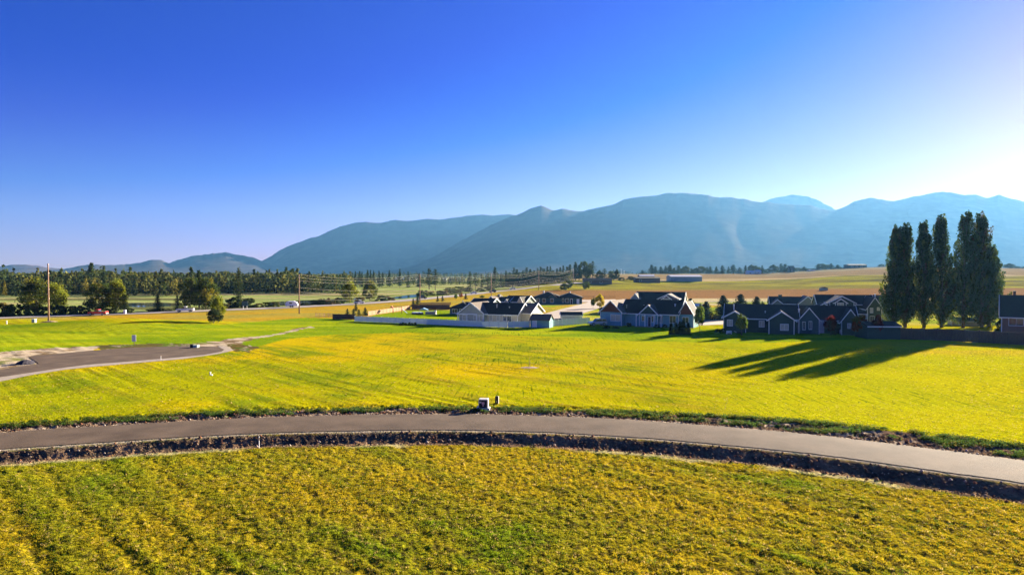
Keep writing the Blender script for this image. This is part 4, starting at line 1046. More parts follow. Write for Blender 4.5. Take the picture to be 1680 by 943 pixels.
# ---- sheds by the white fence
h = House('shed', 'small blue-green shed with a grey-brown gable roof breaking the white fence line', 870, 537, -20, cat='shed')
h.wing(0, 31, 0, 3.4, 13, 20.5, 'x', 'w_blue', 'roof_tan_lit', over=.3, trim=None); h.door(4, 10, 11, 0, 'door_w'); h.done()
h = House('shed', 'low white shed with a plum-dark roof behind the right part of the white fence', 921, 524, 0, cat='shed')
h.wing(0, 34, 0, 4.5, 6.5, 11, 'x', 'w_white', 'roof_dark', over=.3); h.done()
h = House('shed', 'small red shed among the trees right of the blue house', 1139, 512, 0, cat='shed')
h.wing(0, 13, 0, 5, 9, 13, 'x', 'w_red', 'roof_metal', over=.2); h.door(4, 7, 7, 0, 'door_w'); h.done()
# ---- far buildings
def far(name, label, px, base, wpx, eave, ridge, dep, wall, roof, rot=0, d=None, cat=None, axis='x', trim=None, win=()):
    q = House(name, label, px, base, rot, None, d, cat or name.replace('_', ' '))
    q.wing(0, wpx, 0, dep, eave, ridge, axis, wall, roof, over=.4, trim=trim)
    for a, b, e, f in win: q.window(a, b, e, f, 0, bars=0)
    return q.done()
far('farmhouse', 'low dark farmhouse with a long flat-looking roof below the dark trees', 958, 466, 46, 6, 9.5, 11, 'w_brown', 'roof_dark', 0, win=((8, 12, 2, 4.5), (26, 30, 2, 4.5)), cat='farmhouse')
far('barn', 'dark barn with a white roof strip on the crest left of the long white shed', 1043, 463, 40, 6.5, 8.5, 12, 'w_brown', 'roof_dark', 0, win=((6, 9, 1, 5),))
far('barn', 'white-roofed low barn just behind the dark barn', 1050, 459, 24, 6, 8, 14, 'w_brown', 'roof_metal', 0)
far('warehouse', 'long white metal shed lying along the crest', 1101, 461, 51, 7, 9.5, 20, 'w_pale', 'roof_metal', 0, cat='farm shed')
cb = 'houses along the crest on the right'
for px, top, wd, wl, rf, lab in [(1226,444,12,'w_white','roof_metal','tiny white-roofed house on the crest, left one of the pair above the long dark house'),(1240,443,9,'w_white','roof_metal','tiny white-roofed house on the crest, right one of the pair above the long dark house'),(1296,436,8,'w_dark','roof_dark','small dark house poking out right of the broad tree on the crest'),(1328,443,10,'w_pale','roof_metal','tiny pale blue house on the crest between bushes'),(1344,444,12,'w_white','roof_metal','tiny white low house right of the pale blue one on the crest'),(1362,444,20,'w_navy','roof_dark','small navy house with a dark roof below the crest trees')]:
    d = 890; x, y = at(px, d); z = hz(x, y); hp = (z-H0)/(d/F)+0
    base = 447-hp; q = House('house', lab, px, 0, 0, cb, d); T = base-top
    q.wing(0, wd, 0, 9, T*.6, T, 'x', wl, rf, trim=None); q.window(wd*.3, wd*.5, T*.2, T*.45, 0, bars=0); q.done()
q = House('house', 'large dark square-roofed house standing on top of the crest left of the poplars', 1392, 0, 0, cb, 900)
x, y = at(1392, 900); base = 447-(hz(x, y)-H0)/(900/F); T = base-433.5
q.wing(0, 30, 0, 14, T*.8, T, 'x', 'w_dark', 'roof_dark', trim=None, z0=-4)
for a in (4, 12, 20): q.window(a, a+3, T*.3, T*.55, 0, bars=0)
q.done()
vb = 'white farm buildings in the middle of the valley'
for px, wd, py, lab in [(647,9,460,'tiny white farm building on the valley floor left of the third utility pole'),(658,12,461,'longer white farm building on the valley floor left of the third utility pole'),(676,7,460,'small white farm building nearest the third utility pole'),(727,5,461,'small pale farm building right of the pair of tall pines'),(737,14,462,'low farm building with a dark roof right of the pair of tall pines'),(754,8,461,'pale farm building left of the trio of pines')]:
    q = House('farm_building', lab, px, 0, 0, vb, 1020, cat='farm building'); q.wing(0, wd, 0, 12, 4, 6, 'x', 'w_white', 'roof_metal' if wd != 14 else 'roof_dark', trim=None); q.door(wd*.3, wd*.6, 3, 0, 'door_d'); q.done()

# ================================================================ fences
M['vinyl'] = mat('white_vinyl', (.76,.86,.74), .45, .03, 2.); M['cedar'] = mat('cedar_pickets', (.42,.25,.13), .85, .22, 3., stretch=(5,5,.5)); M['old_wood'] = mat('weathered_brown_boards', (.085,.052,.045), .9, .3, 2.5, stretch=(6,6,.4))
def fence(name, label, pts, hgt, m, post_m, panel=2.4, solid=True, cat='fence', group=None, gap=0., boards=.14, pr=.065, rails=(), pts_w=None, cap=True, mixed=False):
    P = pts_w if pts_w else [G(*p) for p in pts]
    x0, y0 = P[0]; root = thing(name, label, cat, (x0, y0, hz(x0, y0)), 0, group); z00 = root.location.z
    np_ = 0
    for (ax, ay), (bx, by) in zip(P[:-1], P[1:]):
        L_ = math.hypot(bx-ax, by-ay); n = max(1, round(L_/panel)); dx, dy = (bx-ax)/L_, (by-ay)/L_; nx, ny = -dy, dx
        for i in range(n):
            if np_ > 96: break
            np_ += 1
            ax_, ay_ = ax+(bx-ax)*i/n, ay+(by-ay)*i/n; ex, ey = ax+(bx-ax)*(i+1)/n, ay+(by-ay)*(i+1)/n
            za = hz(ax_, ay_)-z00; zb = hz(ex, ey)-z00
            def Q(t, off, z): return (ax_+(ex-ax_)*t-x0+nx*off, ay_+(ey-ay_)*t-y0+ny*off, za+(zb-za)*t+z)
            def bar(mb, t0, t1, o0, o1, q0, q1):
                mb.add([Q(t0, o0, q0), Q(t1, o0, q0), Q(t1, o1, q0), Q(t0, o1, q0), Q(t0, o0, q1), Q(t1, o0, q1), Q(t1, o1, q1), Q(t0, o1, q1)], [(3,2,1,0),(4,5,6,7),(0,1,5,4),(1,2,6,5),(2,3,7,6),(3,0,4,7)])
            pm = MB(); w = L_/n
            if solid:
                nb = max(3, int(w/boards)); e = pr/w
                for k in range(nb):
                    t0 = e+(1-2*e)*k/nb; t1 = e+(1-2*e)*(k+1)/nb-(gap+.006)/w
                    jj = ((k*37+i*11) % 7)*.006 if m != 'vinyl' else 0
                    bar(pm, t0, t1, -.012+jj*.3, .012+jj*.3, .04, hgt-.04-jj)
                for q in (.12, hgt-.16): bar(pm, e, 1-e, .016, .055, q, q+.10)
                if m == 'vinyl': bar(pm, e, 1-e, -.03, -.014, hgt-.17, hgt-.03); bar(pm, e, 1-e, -.03, -.014, .05, .18)
            for q in rails: bar(pm, .005, .995, -.02, .02, q, q+.12)
            pm.build('panel', M[m], root)
            po = MB(); c = Q(0, 0, 0); po.box(c[0]-pr, c[0]+pr, c[1]-pr, c[1]+pr, c[2]-.15, c[2]+hgt+.03)
            if cap: po.box(c[0]-pr-.02, c[0]+pr+.02, c[1]-pr-.02, c[1]+pr+.02, c[2]+hgt+.03, c[2]+hgt+.08)
            po.build('post', M[post_m], root)
    return root
fence('vinyl_fence', 'longest stretch of white vinyl fence, in front of the yard and the cream house', [(582,527.3),(672,531),(760,535),(833,537.8)], 1.52, 'vinyl', 'vinyl', 2.4)
fence('vinyl_fence', 'white vinyl fence with visible posts between the near corner and the blue-green shed', [(834,537.8),(870,536.8)], 1.62, 'vinyl', 'trim', 1.45, pr=.09)
fence('vinyl_fence', 'white vinyl fence with visible posts running right from the blue-green shed to the pale car', [(903,535.5),(935,533),(968,530.3)], 1.62, 'vinyl', 'trim', 1.45, pr=.09)
fence('picket_fence', 'tan cedar fence glowing in the sun behind the pale yard, climbing to the right', [(604,518),(640,512.5),(673,507.2)], 1.5, 'cedar', 'cedar', 3.0, gap=.03)
fence('picket_fence', 'dark shaded board fence left of the navy house', [(676,507),(690,507.5),(738,508)], 1.8, 'old_wood', 'old_wood', 2.6)
fence('picket_fence', 'tan cedar fence along the back of the yard left of the navy house', [(689,501.5),(740,500.5)], 1.3, 'cedar', 'cedar', 2.6, gap=.03)
fence('picket_fence', 'short dark fence at the left end of the white vinyl fence', [(546,523.5),(566,523.8),(583,524.3)], 1.6, 'old_wood', 'old_wood', 2.4)
fence('picket_fence', 'low weathered picket fence in the dry grass left of the dark fence', [(518,519),(532,519.5),(546,520.5)], 1.1, 'cedar', 'cedar', 2.4, gap=.12)
fence('board_fence', 'dark brown board fence in front of the poplar row reaching the right edge', pts=None, pts_w=[flat(1474,556), flat(1560,559), flat(1680,566), flat(1800,574)], hgt=2.45, m='old_wood', post_m='old_wood', panel=2.6, boards=.16)
fence('rail_fence', 'thin dark rail fence crossing the straw field behind the houses', [(955,489.5),(1010,490)], 1.3, 'old_wood', 'old_wood', 6, solid=False, rails=(.5, 1.1))
fence('rail_fence', 'white rail fence in the straw field behind the spruces', [(1160,497),(1262,498)], 1.2, 'trim', 'trim', 5, solid=False, rails=(.45, .95))
# ================================================================ vehicles
def paint(name, col, metal=.3): return mat(name, col, .28, .03, 1., metal=metal, spec=.6)
M['p_red'] = paint('red_paint', (.60,.035,.03)); M['p_white'] = paint('white_paint', (.86,.86,.84), 0); M['p_silver'] = paint('silver_paint', (.50,.54,.58), .4); M['p_dark'] = paint('dark_paint', (.03,.035,.045))
M['tyre'] = mat('tyre', (.02,.02,.02), .9); M['lampg'] = mat('lamp_glass', (.8,.8,.75), .1, spec=.8); M['lampr'] = mat('tail_lamp', (.4,.02,.02), .2)
def vehicle(kind, label, cat, px, py, head, paint_, group=None, L_=None):
    """nose along local +x; head: compass turn in degrees"""
    x, y = G(px, py); z = hz(x, y)
    r = thing({'pickup': 'pickup_truck', 'suv': 'parked_suv', 'car': 'passenger_car'}[kind], label, cat, (x, y, z+.17 if kind != 'x' else z), R(head), group)
    if kind == 'pickup':
        body = [(-2.8,.45),(-2.85,1.0),(-2.8,1.15),(-.55,1.15),(-.5,1.12),(1.15,1.12),(2.6,1.02),(2.8,.85),(2.85,.45),(2.45,.45),(2.3,.72),(1.95,.85),(1.6,.72),(1.45,.42),(-1.25,.42),(-1.4,.72),(-1.75,.85),(-2.1,.72),(-2.25,.45)]
        cab = [(-.65,1.12),(-.5,1.78),(.35,1.82),(1.15,1.12)]; wx = (1.95, -1.75); W = 1.0
    elif kind == 'suv':
        body = [(-2.4,.42),(-2.45,.95),(-2.4,1.1),(1.0,1.1),(2.2,1.0),(2.4,.8),(2.42,.42),(1.95,.42),(1.8,.7),(1.5,.8),(1.2,.7),(1.05,.4),(-1.05,.4),(-1.2,.7),(-1.5,.8),(-1.8,.7),(-1.95,.42)]
        cab = [(-2.35,1.08),(-2.2,1.72),(.3,1.76),(1.05,1.08)]; wx = (1.5, -1.5); W = .95
    else:
        body = [(-2.2,.35),(-2.25,.8),(-2.1,.95),(1.0,.92),(2.0,.8),(2.25,.6),(2.25,.35),(1.8,.35),(1.65,.6),(1.4,.68),(1.15,.6),(1.0,.33),(-1.0,.33),(-1.15,.6),(-1.4,.68),(-1.65,.6),(-1.8,.35)]
        cab = [(-1.7,.92),(-1.1,1.4),(.15,1.42),(.95,.9)]; wx = (1.4, -1.4); W = .88
    b = MB()
    for p0, p1 in [(body, W)]: b.prism(p0, -W, W, 'y')
    o = b.build('body', M[paint_], r)
    bv = o.modifiers.new('bevel', 'BEVEL'); bv.width = .05; bv.segments = 2
    c = MB(); n = len(cab); c.prism([(p, q) for p, q in cab], -W*.86, W*.86, 'y'); g = c.build('windows', M['glass'], r)
    t = MB(); tz = cab[2][1]; t.box(cab[1][0]-.02, cab[2][0]+.02, -W*.88, W*.88, tz-.10, tz+.03)
    for xx in (cab[1][0]+.02, (cab[1][0]+cab[2][0])/2-.05): t.box(xx, xx+.09, -W*.875, W*.875, cab[0][1]+.02, tz-.08)
    t.build('cabin_roof', M[paint_], r)
    for wxx in wx:
        for sy in (-1, 1):
            w_ = MB(); w_.tube([(wxx, sy*(W-.24), .36), (wxx, sy*(W+.01), .36)], .38, 18); wo = w_.build('wheel', M['tyre'], r)
            q = MB(); q.tube([(wxx, sy*(W+.005), .36), (wxx, sy*(W+.03), .36)], .22, 14); q.build('rim', M['steel'], wo)
    xe = max(p for p, q in body); xb = min(p for p, q in body)
    for sy in (-1, 1):
        q = MB(); q.box(xe-.10, xe+.012, sy*W*.78-.14, sy*W*.78+.14, .68, .84); q.build('headlight', M['lampg'], r)
        q = MB(); q.box(xb-.012, xb+.10, sy*W*.85-.09, sy*W*.85+.09, .75, 1.0); q.build('tail_light', M['lampr'], r)
    q = MB(); q.box(xe-.08, xe+.05, -W*.9, W*.9, .42, .58); q.box(xb-.05, xb+.08, -W*.9, W*.9, .42, .58); q.build('bumper', M['steel'], r)
    if kind == 'pickup':
        q = MB(); q.box(-2.74, -.72, -W*.86, W*.86, 1.151, 1.156); q.build('truck_bed', M['tyre'], r)
    return r
def hdg(i): # direction of the highway near a photo column
    p = HW_LINE; u = (p[:, 0]/p[:, 1])*F+840; k = int(np.argmin(abs(u-i))); k = min(max(k, 1), len(p)-2); d = p[k+1]-p[k-1]; return math.degrees(math.atan2(d[1], d[0]))
vehicle('pickup', 'red pickup driving on the highway at the left, by the tall green trees', 'pickup truck', 161, 517.4, 180+hdg(161)-32, 'p_red')
vehicle('pickup', 'white pickup on the highway left of the bushy yellow-green tree', 'pickup truck', 304, 512.2, 180+hdg(304)-32, 'p_white')
vehicle('car', 'white car with a dark front on the highway behind the garden-fence conifers', 'car', 589, 498.7, 180+hdg(589)-20, 'p_white')
vehicle('suv', 'silver car parked at the left wall of the blue house', 'car', 980, 535, 200, 'p_silver')
vehicle('car', 'tiny dark and white car on the highway above the tiny verge conifers', 'car', 693, 490.6, 200, 'p_dark')
vehicle('car', 'tiny white car on the highway by the reddish verge tree', 'car', 777, 482.3, 195, 'p_white')
vehicle('car', 'tiny pale car where the highway starts to climb, above the dark-gabled house', 'car', 841, 475, 200, 'p_silver')
vehicle('suv', 'dark vehicle on the highway above the dark-roofed houses', 'car', 808, 480, 200, 'p_dark')
# white trailer / tent by the second pole
x, y = G(479, 504.2); t = thing('camper_trailer', 'white rounded trailer parked beside the highway left of the second utility pole', 'trailer', (x, y, hz(x, y)+.1), R(8))
m = MB(); m.prism([(-2.3,.45),(-2.5,1.2),(-2.1,2.1),(-1.2,2.5),(.9,2.45),(1.9,2.0),(2.5,.9),(2.3,.45)], -1.05, 1.05, 'y'); o = m.build('body', M['p_white'], t); o.modifiers.new('bevel', 'BEVEL').width = .08
m = MB(); m.box(-.9, .2, -1.07, -1.04, 1.4, 1.95); m.build('window', M['glass'], t)
for sx in (-.4, .4):
    m = MB(); m.tube([(sx, -1.08, .34), (sx, -.85, .34)], .33, 16); m.build('wheel', M['tyre'], t)
m = MB(); m.tube([(2.3,0,.5),(3.3,0,.42)], .05, 6); m.build('tow_bar', M['steel'], t)

# ================================================================ poles and wires
M['polewood'] = mat('pole_wood', (.33,.20,.13), .9, .2, 2., .5, 10., stretch=(6,6,.6)); M['wire'] = mat('aluminium_wire', (.34,.27,.20), .6, .05, metal=.0)
M['ceramic'] = mat('insulator', (.25,.25,.27), .3)
POLES = [(-560,None,175,17),(80,527,None,17.2),(491,514.6,None,13.6),(689,496,None,14.0),(806,None,400,13.2),(884,None,480,13.5),(941,None,575,12.5)]
LV = [.985,.915,.835,.66,.55,.47,.39]
HANG = [[] for _ in LV]
lab = {1: 'tall weathered utility pole at the far left with a mound at its foot', 2: 'brown utility pole on the verge above the dirt track', 3: 'utility pole beside the two young conifers behind the pale yard', 4: 'thin utility pole in front of the trees left of the white-gabled house', 5: 'utility pole above the long blue house at the left', 6: 'utility pole among the dark trees where the wires end'}
for i, (px, py, d, hgt) in enumerate(POLES):
    x, y = G(px, py) if py else at(px, d); z = hz(x, y)
    if i == 1: hgt = H0+(447-432.5)*y/F-z
    if i == 2: hgt = H0+(447-450)*y/F-z
    if i == 3: hgt = H0+(447-449.5)*y/F-z
    k = hgt/17.
    if i > 0:
        t = thing('utility_pole', lab[i], 'utility pole', (x, y, z), 0, 'utility poles carrying the wires along the highway')
        m = MB(); m.tube([(0,0,-.3),(0,0,hgt*.5),(0,0,hgt)], [.24,.20,.15], 10); m.build('shaft', M['polewood'], t, smooth_=True)
        ins = MB(); arm = MB()
        for j, f in enumerate(LV):
            zz = hgt*f; sy = -1 if j % 2 else 1
            ins.tube([(0, 0, zz), (0, sy*.42, zz+.08)], [.05, .06], 6)
            if j in (0, 2): arm.tube([(-.28, 0, zz-.25), (.28, 0, zz-.25)], .05, 6)
        ins.build('insulators', M['ceramic'], t); arm.build('brackets', M['steel'], t)
    for j, f in enumerate(LV): HANG[j].append((x, y+(-.42 if j % 2 else .42), z+hgt*f+.08))
for j, P in enumerate(HANG):
    pts = []
    for a, b in zip(P[:-1], P[1:]):
        L_ = math.dist(a, b); sag = L_*(.018 if j < 3 else .022)
        for q in range(14):
            t_ = q/14; pts.append((a[0]+(b[0]-a[0])*t_, a[1]+(b[1]-a[1])*t_, a[2]+(b[2]-a[2])*t_-4*sag*t_*(1-t_)))
    pts.append(P[-1]); m = MB(); m.tube(pts, .017, 5)
    o = m.build('power_line', M['wire']); tag(o, ['topmost thin wire strung along the highway poles','second wire from the top along the highway poles','third wire from the top along the highway poles','fourth wire from the top, first below the wide gap','fifth wire from the top along the highway poles','sixth wire from the top along the highway poles','lowest wire strung along the highway poles'][j], 'wire', 'wires along the highway poles')
m = MB(); r_ = random.Random(4); n = 14; x, y = G(82, 528.5)
rings = [(1.9, 0.0), (1.1, .32), (.35, .5)]
for rr, zz in rings:
    for k in range(n): a = 6.283*k/n; q = rr*r_.uniform(.85, 1.15); m.v.append((math.cos(a)*q*1.5, math.sin(a)*q, zz-.1))
for i in range(2):
    for k in range(n): m.f.append((i*n+k, i*n+(k+1) % n, (i+1)*n+(k+1) % n, (i+1)*n+k)); m.m.append(0)
m.f.append(tuple(2*n+k for k in range(n))); m.m.append(0)
M['dirt'] = mat('dirt', (.36,.25,.14), .95, .3, 3., .8, 9.)
o = m.build('dirt_mound', M['dirt']); o.location = (x, y, hz(x, y)); tag(o, 'small tan dirt mound at the foot of the tall left utility pole', 'mound')

# ================================================================ small things on the ground
M['box_green'] = mat('pale_green_steel', (.34,.44,.38), .5, .05); M['box_tan'] = mat('cream_steel', (.62,.60,.50), .5, .06); M['black'] = mat('black_plastic', (.012,.012,.014), .5); M['stake'] = mat('survey_stake', (.60,.45,.28), .8); M['pink'] = mat('sticker', (.75,.45,.42), .6)
M['pvc'] = mat('white_pvc', (.80,.80,.76), .5)
# the utility cabinet by the road
x, y = G(793, 671.5); z = hz(x, y)
t = thing('utility_cabinet', 'cream utility cabinet with a dark open front on a pale plinth at the road edge', 'utility cabinet', (x, y, z+.02), R(-4))
m = MB(); m.box(-.68, .68, -.5, .5, -.25, .27); m.build('plinth', mat('plinth', (.42,.48,.48), .8, .12, 5.), t).modifiers.new('bevel', 'BEVEL').width = .03
m = MB(); m.box(-.46, -.40, -.38, .38, .272, 1.05); m.box(.40, .52, -.38, .38, .272, 1.05); m.box(-.40, .40, .30, .38, .272, 1.05)
m.prism([(-.47, 1.05), (.53, 1.05), (.50, 1.17), (-.42, 1.17)], -.42, .42, 'y'); m.build('housing', M['box_tan'], t).modifiers.new('bevel', 'BEVEL').width = .02
m = MB(); m.box(-.398, .398, -.30, .298, .275, 1.047); m.build('dark_front', M['black'], t)
m = MB(); m.box(-.12, .14, -.33, -.302, .62, .86); m.box(-.06, .08, -.33, -.302, .44, .58); m.build('warning_sticker', M['pink'], t)
m = MB(); m.box(-.38, -.16, -.34, -.302, .76, .92); m.build('label_plate', M['box_tan'], t)
m = MB(); m.box(-.55, -.44, -.46, -.40, .30, .50); m.build('hinge', M['trim'], t)
x, y = G(815, 662.5); z = hz(x, y)
t = thing('utility_pedestal', 'small black utility pedestal with a pale edge right of the cream cabinet', 'pedestal', (x, y, z), R(-6))
m = MB(); m.box(-.17, .17, -.14, .14, -.2, .72); m.prism([(-.17, .72), (.17, .72), (.11, .80), (-.11, .80)], -.14, .14, 'y'); m.build('housing', M['black'], t).modifiers.new('bevel', 'BEVEL').width = .02
m = MB(); m.box(.175, .215, -.15, .15, -.2, .76); m.build('side_strip', M['box_tan'], t); m = MB(); m.box(-.04, .04, -.16, -.143, .18, .26); m.build('lock', M['steel'], t)
def simple(name, label, cat, px, py, parts, rz=0, group=None):
    x, y = G(px, py); t = thing(name, label, cat, (x, y, hz(x, y)), R(rz), group)
    for nm, mm, f in parts:
        q = MB(); f(q); q.build(nm, M[mm], t)
    return t
simple('utility_box', 'pale green utility box with a dark side at the far edge of the paved circle', 'utility box', 319, 570.5, [('housing','box_green',lambda q: q.box(-.05,.75,-.4,.4,-.1,.42)),('dark_front','black',lambda q: q.box(-.62,-.06,-.42,.42,-.1,.6)),('lid','box_green',lambda q: q.box(-.055,.78,-.44,.44,.422,.50))], -5)
simple('utility_box', 'small green-grey box in the dry grass left of the tall utility pole', 'utility box', 56, 529, [('housing','box_green',lambda q: q.box(-.45,.45,-.4,.4,-.1,.95)),('lid','trim',lambda q: q.box(-.5,.5,-.45,.45,.952,1.02))])
simple('marker_stub', 'short white pipe marker near the left edge beyond the sand', 'marker', 11, 531.5, [('pipe','pvc',lambda q: q.tube([(0,0,-.1),(0,0,.8)], .13, 8)),('cap','trim',lambda q: q.tube([(0,0,.8),(0,0,.9)], .16, 8))])
simple('marker_post', 'white marker pedestal beside the highway right of the red pickup', 'marker', 205, 515.2, [('housing','pvc',lambda q: q.box(-.35,.35,-.3,.3,-.1,1.3)),('cap','trim',lambda q: q.box(-.4,.4,-.34,.34,1.302,1.4))])
simple('for_sale_sign', 'blank white lot sign on a thin post above the left paved circle', 'sign', 220, 566.5, [('board','pvc',lambda q: (q.box(-.38,-.05,-.03,.0,.7,1.95), q.box(.02,.36,-.05,-.02,.7,1.95))),('post','old_wood',lambda q: q.box(-.05,.04,.005,.09,-.2,1.9))], 6)
simple('pipe_marker', 'short white pipe standing in the yellow grass left of centre', 'marker', 345, 616.5, [('pipe','pvc',lambda q: q.tube([(0,0,-.1),(0,0,.42)], .09, 10)),('cap','trim',lambda q: q.tube([(0,0,.42),(0,0,.47)], .12, 10)),('foot','trim',lambda q: q.box(-.02,.3,-.1,.1,-.02,.12))])
simple('survey_stake', 'white survey stake in the dark ditch below the road, left of centre', 'stake', 425, 735, [('stake','pvc',lambda q: q.box(-.035,.035,-.02,.02,-.2,.95)),('flag','stake',lambda q: q.box(-.07,.07,-.03,-.021,.62,.86))])
simple('survey_stake', 'small stake on the near edge of the left paved circle', 'stake', 264, 590.5, [('stake','pvc',lambda q: q.box(-.03,.03,-.02,.02,-.1,.6)),('tip','stake',lambda q: q.box(-.035,.035,-.025,.025,.6,.68))])
simple('highway_sign', 'blue sign on two posts beside the highway under the tall ragged pine', 'road sign', 402, 507.5, [('panel','w_navy',lambda q: q.box(-1.2,1.2,-.03,.03,1.3,3.2)),('post','steel',lambda q: (q.box(-.8,-.7,.035,.12,-.1,2.9))),('post','steel',lambda q: (q.box(.7,.8,.035,.12,-.1,2.9)))], -6)
def sap(q):
    q.tube([(0,0,-.1),(.02,0,.9),(-.03,0,1.7)], [.03,.02,.008], 5)
    for a in range(7): q.tube([(0,0,.5+.15*a),(math.cos(a*2.1)*.28,math.sin(a*2.1)*.28,.85+.15*a)], [.014,.004], 4)
simple('sapling', 'bare brown sapling in a ring of bare soil in the middle of the field', 'sapling', 869, 603, [('stem','polewood',sap)])
x, y = G(869, 603.5); m = MB(); n = 22
for k in range(n): a = 6.283*k/n; q = 1.1*r_.uniform(.7, 1.2); m.v.append((math.cos(a)*q*1.3, math.sin(a)*q, .05))
m.v.append((0,0,.16)); m.f = [(k, (k+1) % n, n) for k in range(n)]; m.m = [0]*n
o = m.build('soil_ring', M['dirt']); o.location = (x, y, hz(x, y)); tag(o, 'flat ring of bare soil around the bare sapling in the field', 'soil patch')
simple('sapling', 'dry leaning sapling at the verge above the road right of centre', 'sapling', 1189, 672, [('stem','polewood',lambda q: (q.tube([(0,0,-.1),(.12,0,.5),(.32,0,1.0)], [.02,.014,.005], 5), q.tube([(.1,0,.4),(-.12,.05,.62)], [.01,.004], 4), q.tube([(.2,0,.7),(.42,.05,.8)], [.01,.004], 4)))])
simple('weed_plant', 'single bright green weed on the shaded near edge of the road', 'weed', 869, 724, [('leaves','box_green',lambda q: [q.tube([(0,0,-.3),(math.cos(a)*.25,math.sin(a)*.2,.25+.1*(a%2))], [.03,.01], 4) for a in range(7)])])
M['leafgreen'] = mat('weed_leaf', (.14,.24,.02), .7)
for o in COL.objects:
    if o.name.startswith('leaves'): o.data.materials[0] = M['leafgreen']
# dark heap beside the circle
x, y = flat(41, 597); m = MB(); n = 16
for rr, zz in ((1.4, -.05), (1.05, .35), (.5, .62)):
    for k in range(n): a = 6.283*k/n; q = rr*r_.uniform(.85, 1.15); m.v.append((math.cos(a)*q*1.0, math.sin(a)*q, zz))
for i in range(2):
    for k in range(n): m.f.append((i*n+k, i*n+(k+1) % n, (i+1)*n+(k+1) % n, (i+1)*n+k)); m.m.append(0)
m.f.append(tuple(2*n+k for k in range(n))); m.m.append(0)
o = m.build('asphalt_heap', mat('dark_heap', (.04,.035,.045), .95, .3, 3., .8, 8.)); o.location = (x, y, hz(x, y)); tag(o, 'dark heap of leftover asphalt beside the left paved circle', 'heap')
# yard things behind the white fence
def swing(q):
    for sx in (-1.5, 1.5): q.tube([(sx,-.8,0),(sx,0,2.2)], .07, 5); q.tube([(sx,.8,0),(sx,0,2.2)], .07, 5)
    q.tube([(-1.5,0,2.2),(1.5,0,2.2)], .07, 5)
M['orange'] = mat('orange_plastic', (.45,.14,.05), .5); M['tarp'] = mat('blue_tarp', (.25,.42,.60), .5)
simple('play_set', 'orange-brown wooden play set in the yard behind the tan cedar fence', 'play set', 652, 514, [('frame','orange',swing),('roof','orange',lambda q: q.prism([(-2.6,1.9),(-1.2,1.9),(-1.9,2.6)],-.7,.7,'y')),('slide','tarp',lambda q: q.prism([(1.5,1.4),(3.2,.1),(3.4,.1),(1.6,1.6)],-.25,.25,'y'))])
simple('picnic_canopy', 'pale blue canopy in the sunlit yard left of the navy house', 'canopy', 695, 513.2, [('top','tarp',lambda q: q.prism([(-1.6,1.1),(1.6,1.1),(0,1.75)],-1.3,1.3,'y')),('leg','steel',lambda q: q.tube([(-1.5,-1.2,0),(-1.5,-1.2,1.1)],.04,5)),('leg','steel',lambda q: q.tube([(1.5,-1.2,0),(1.5,-1.2,1.1)],.04,5)),('leg','steel',lambda q: q.tube([(1.5,1.2,0),(1.5,1.2,1.1)],.04,5)),('leg','steel',lambda q: q.tube([(-1.5,1.2,0),(-1.5,1.2,1.1)],.04,5))])
for i, (px, lb) in enumerate([(680,'leftmost of the small white-topped garden beds in the yard'),(685,'middle one of the small white-topped garden beds in the yard'),(690,'rightmost of the small white-topped garden beds in the yard')]):
    simple('raised_bed', lb, 'garden bed', px, 515.6, [('frame','old_wood',lambda q: q.box(-.5,.5,-1.2,1.2,-.05,.45)),('cover','vinyl',lambda q: q.prism([(-.52,.452),(.52,.452),(.35,.75),(-.35,.75)],-1.2,1.2,'y'))], 30, 'garden beds in the yard')
simple('hot_tub', 'wide grey covered tub beside the canopy in the yard', 'hot tub', 707, 515.8, [('shell','stone',lambda q: q.box(-1.7,1.7,-1.2,1.2,-.05,.85)),('cover','w_grey',lambda q: q.box(-1.8,1.8,-1.3,1.3,.852,1.0))])
simple('garden_statue', 'small white pot-like ornament right of the grey tub', 'ornament', 714.5, 515.6, [('base','pvc',lambda q: q.tube([(0,0,-.05),(0,0,.5),(0,0,1.1)],[.35,.25,.4],10)),('top','trim',lambda q: q.tube([(0,0,1.1),(0,0,1.3)],[.42,.3],10))])
simple('garden_tank', 'white round tank on the lawn by the left corner of the long dark house', 'tank', 1196, 548.5, [('shell','pvc',lambda q: q.tube([(-.6,0,.1),(-.5,0,.5),(.5,0,.5),(.6,0,.1)],[.2,.3,.3,.2],8)),('foot','stone',lambda q: q.box(-.4,.4,-.2,.2,-.05,.12))], 10)
simple('wheelbarrow', 'small black and white garden cart under the round young tree', 'garden cart', 1213, 549.5, [('tray','black',lambda q: q.prism([(-.7,.35),(.6,.35),(.8,.75),(-.8,.75)],-.4,.4,'y')),('wheel','tyre',lambda q: q.tube([(.5,-.06,.25),(.5,.06,.25)],.25,12)),('handle','trim',lambda q: q.tube([(-.6,-.3,.6),(-1.3,-.3,.85)],.04,5))])
simple('grill_box', 'dark square grill box against the right gable of the long dark house', 'grill', 1374, 548, [('body','black',lambda q: q.box(-.7,.7,-.4,.4,.25,1.15)),('lid','black',lambda q: q.prism([(-.7,1.152),(.7,1.152),(.5,1.45),(-.5,1.45)],-.4,.4,'y')),('leg','steel',lambda q: q.box(-.66,-.6,-.36,-.3,-.05,.25)),('leg','steel',lambda q: q.box(.6,.66,-.36,-.3,-.05,.25))])
simple('propane_tank', 'small white tank right of the grill box', 'tank', 1380, 548.2, [('shell','pvc',lambda q: q.tube([(0,0,0),(0,0,.15),(0,0,.9),(0,0,1.1)],[.2,.35,.35,.15],10)),('valve','steel',lambda q: q.tube([(0,0,1.1),(0,0,1.3)],.08,6))])
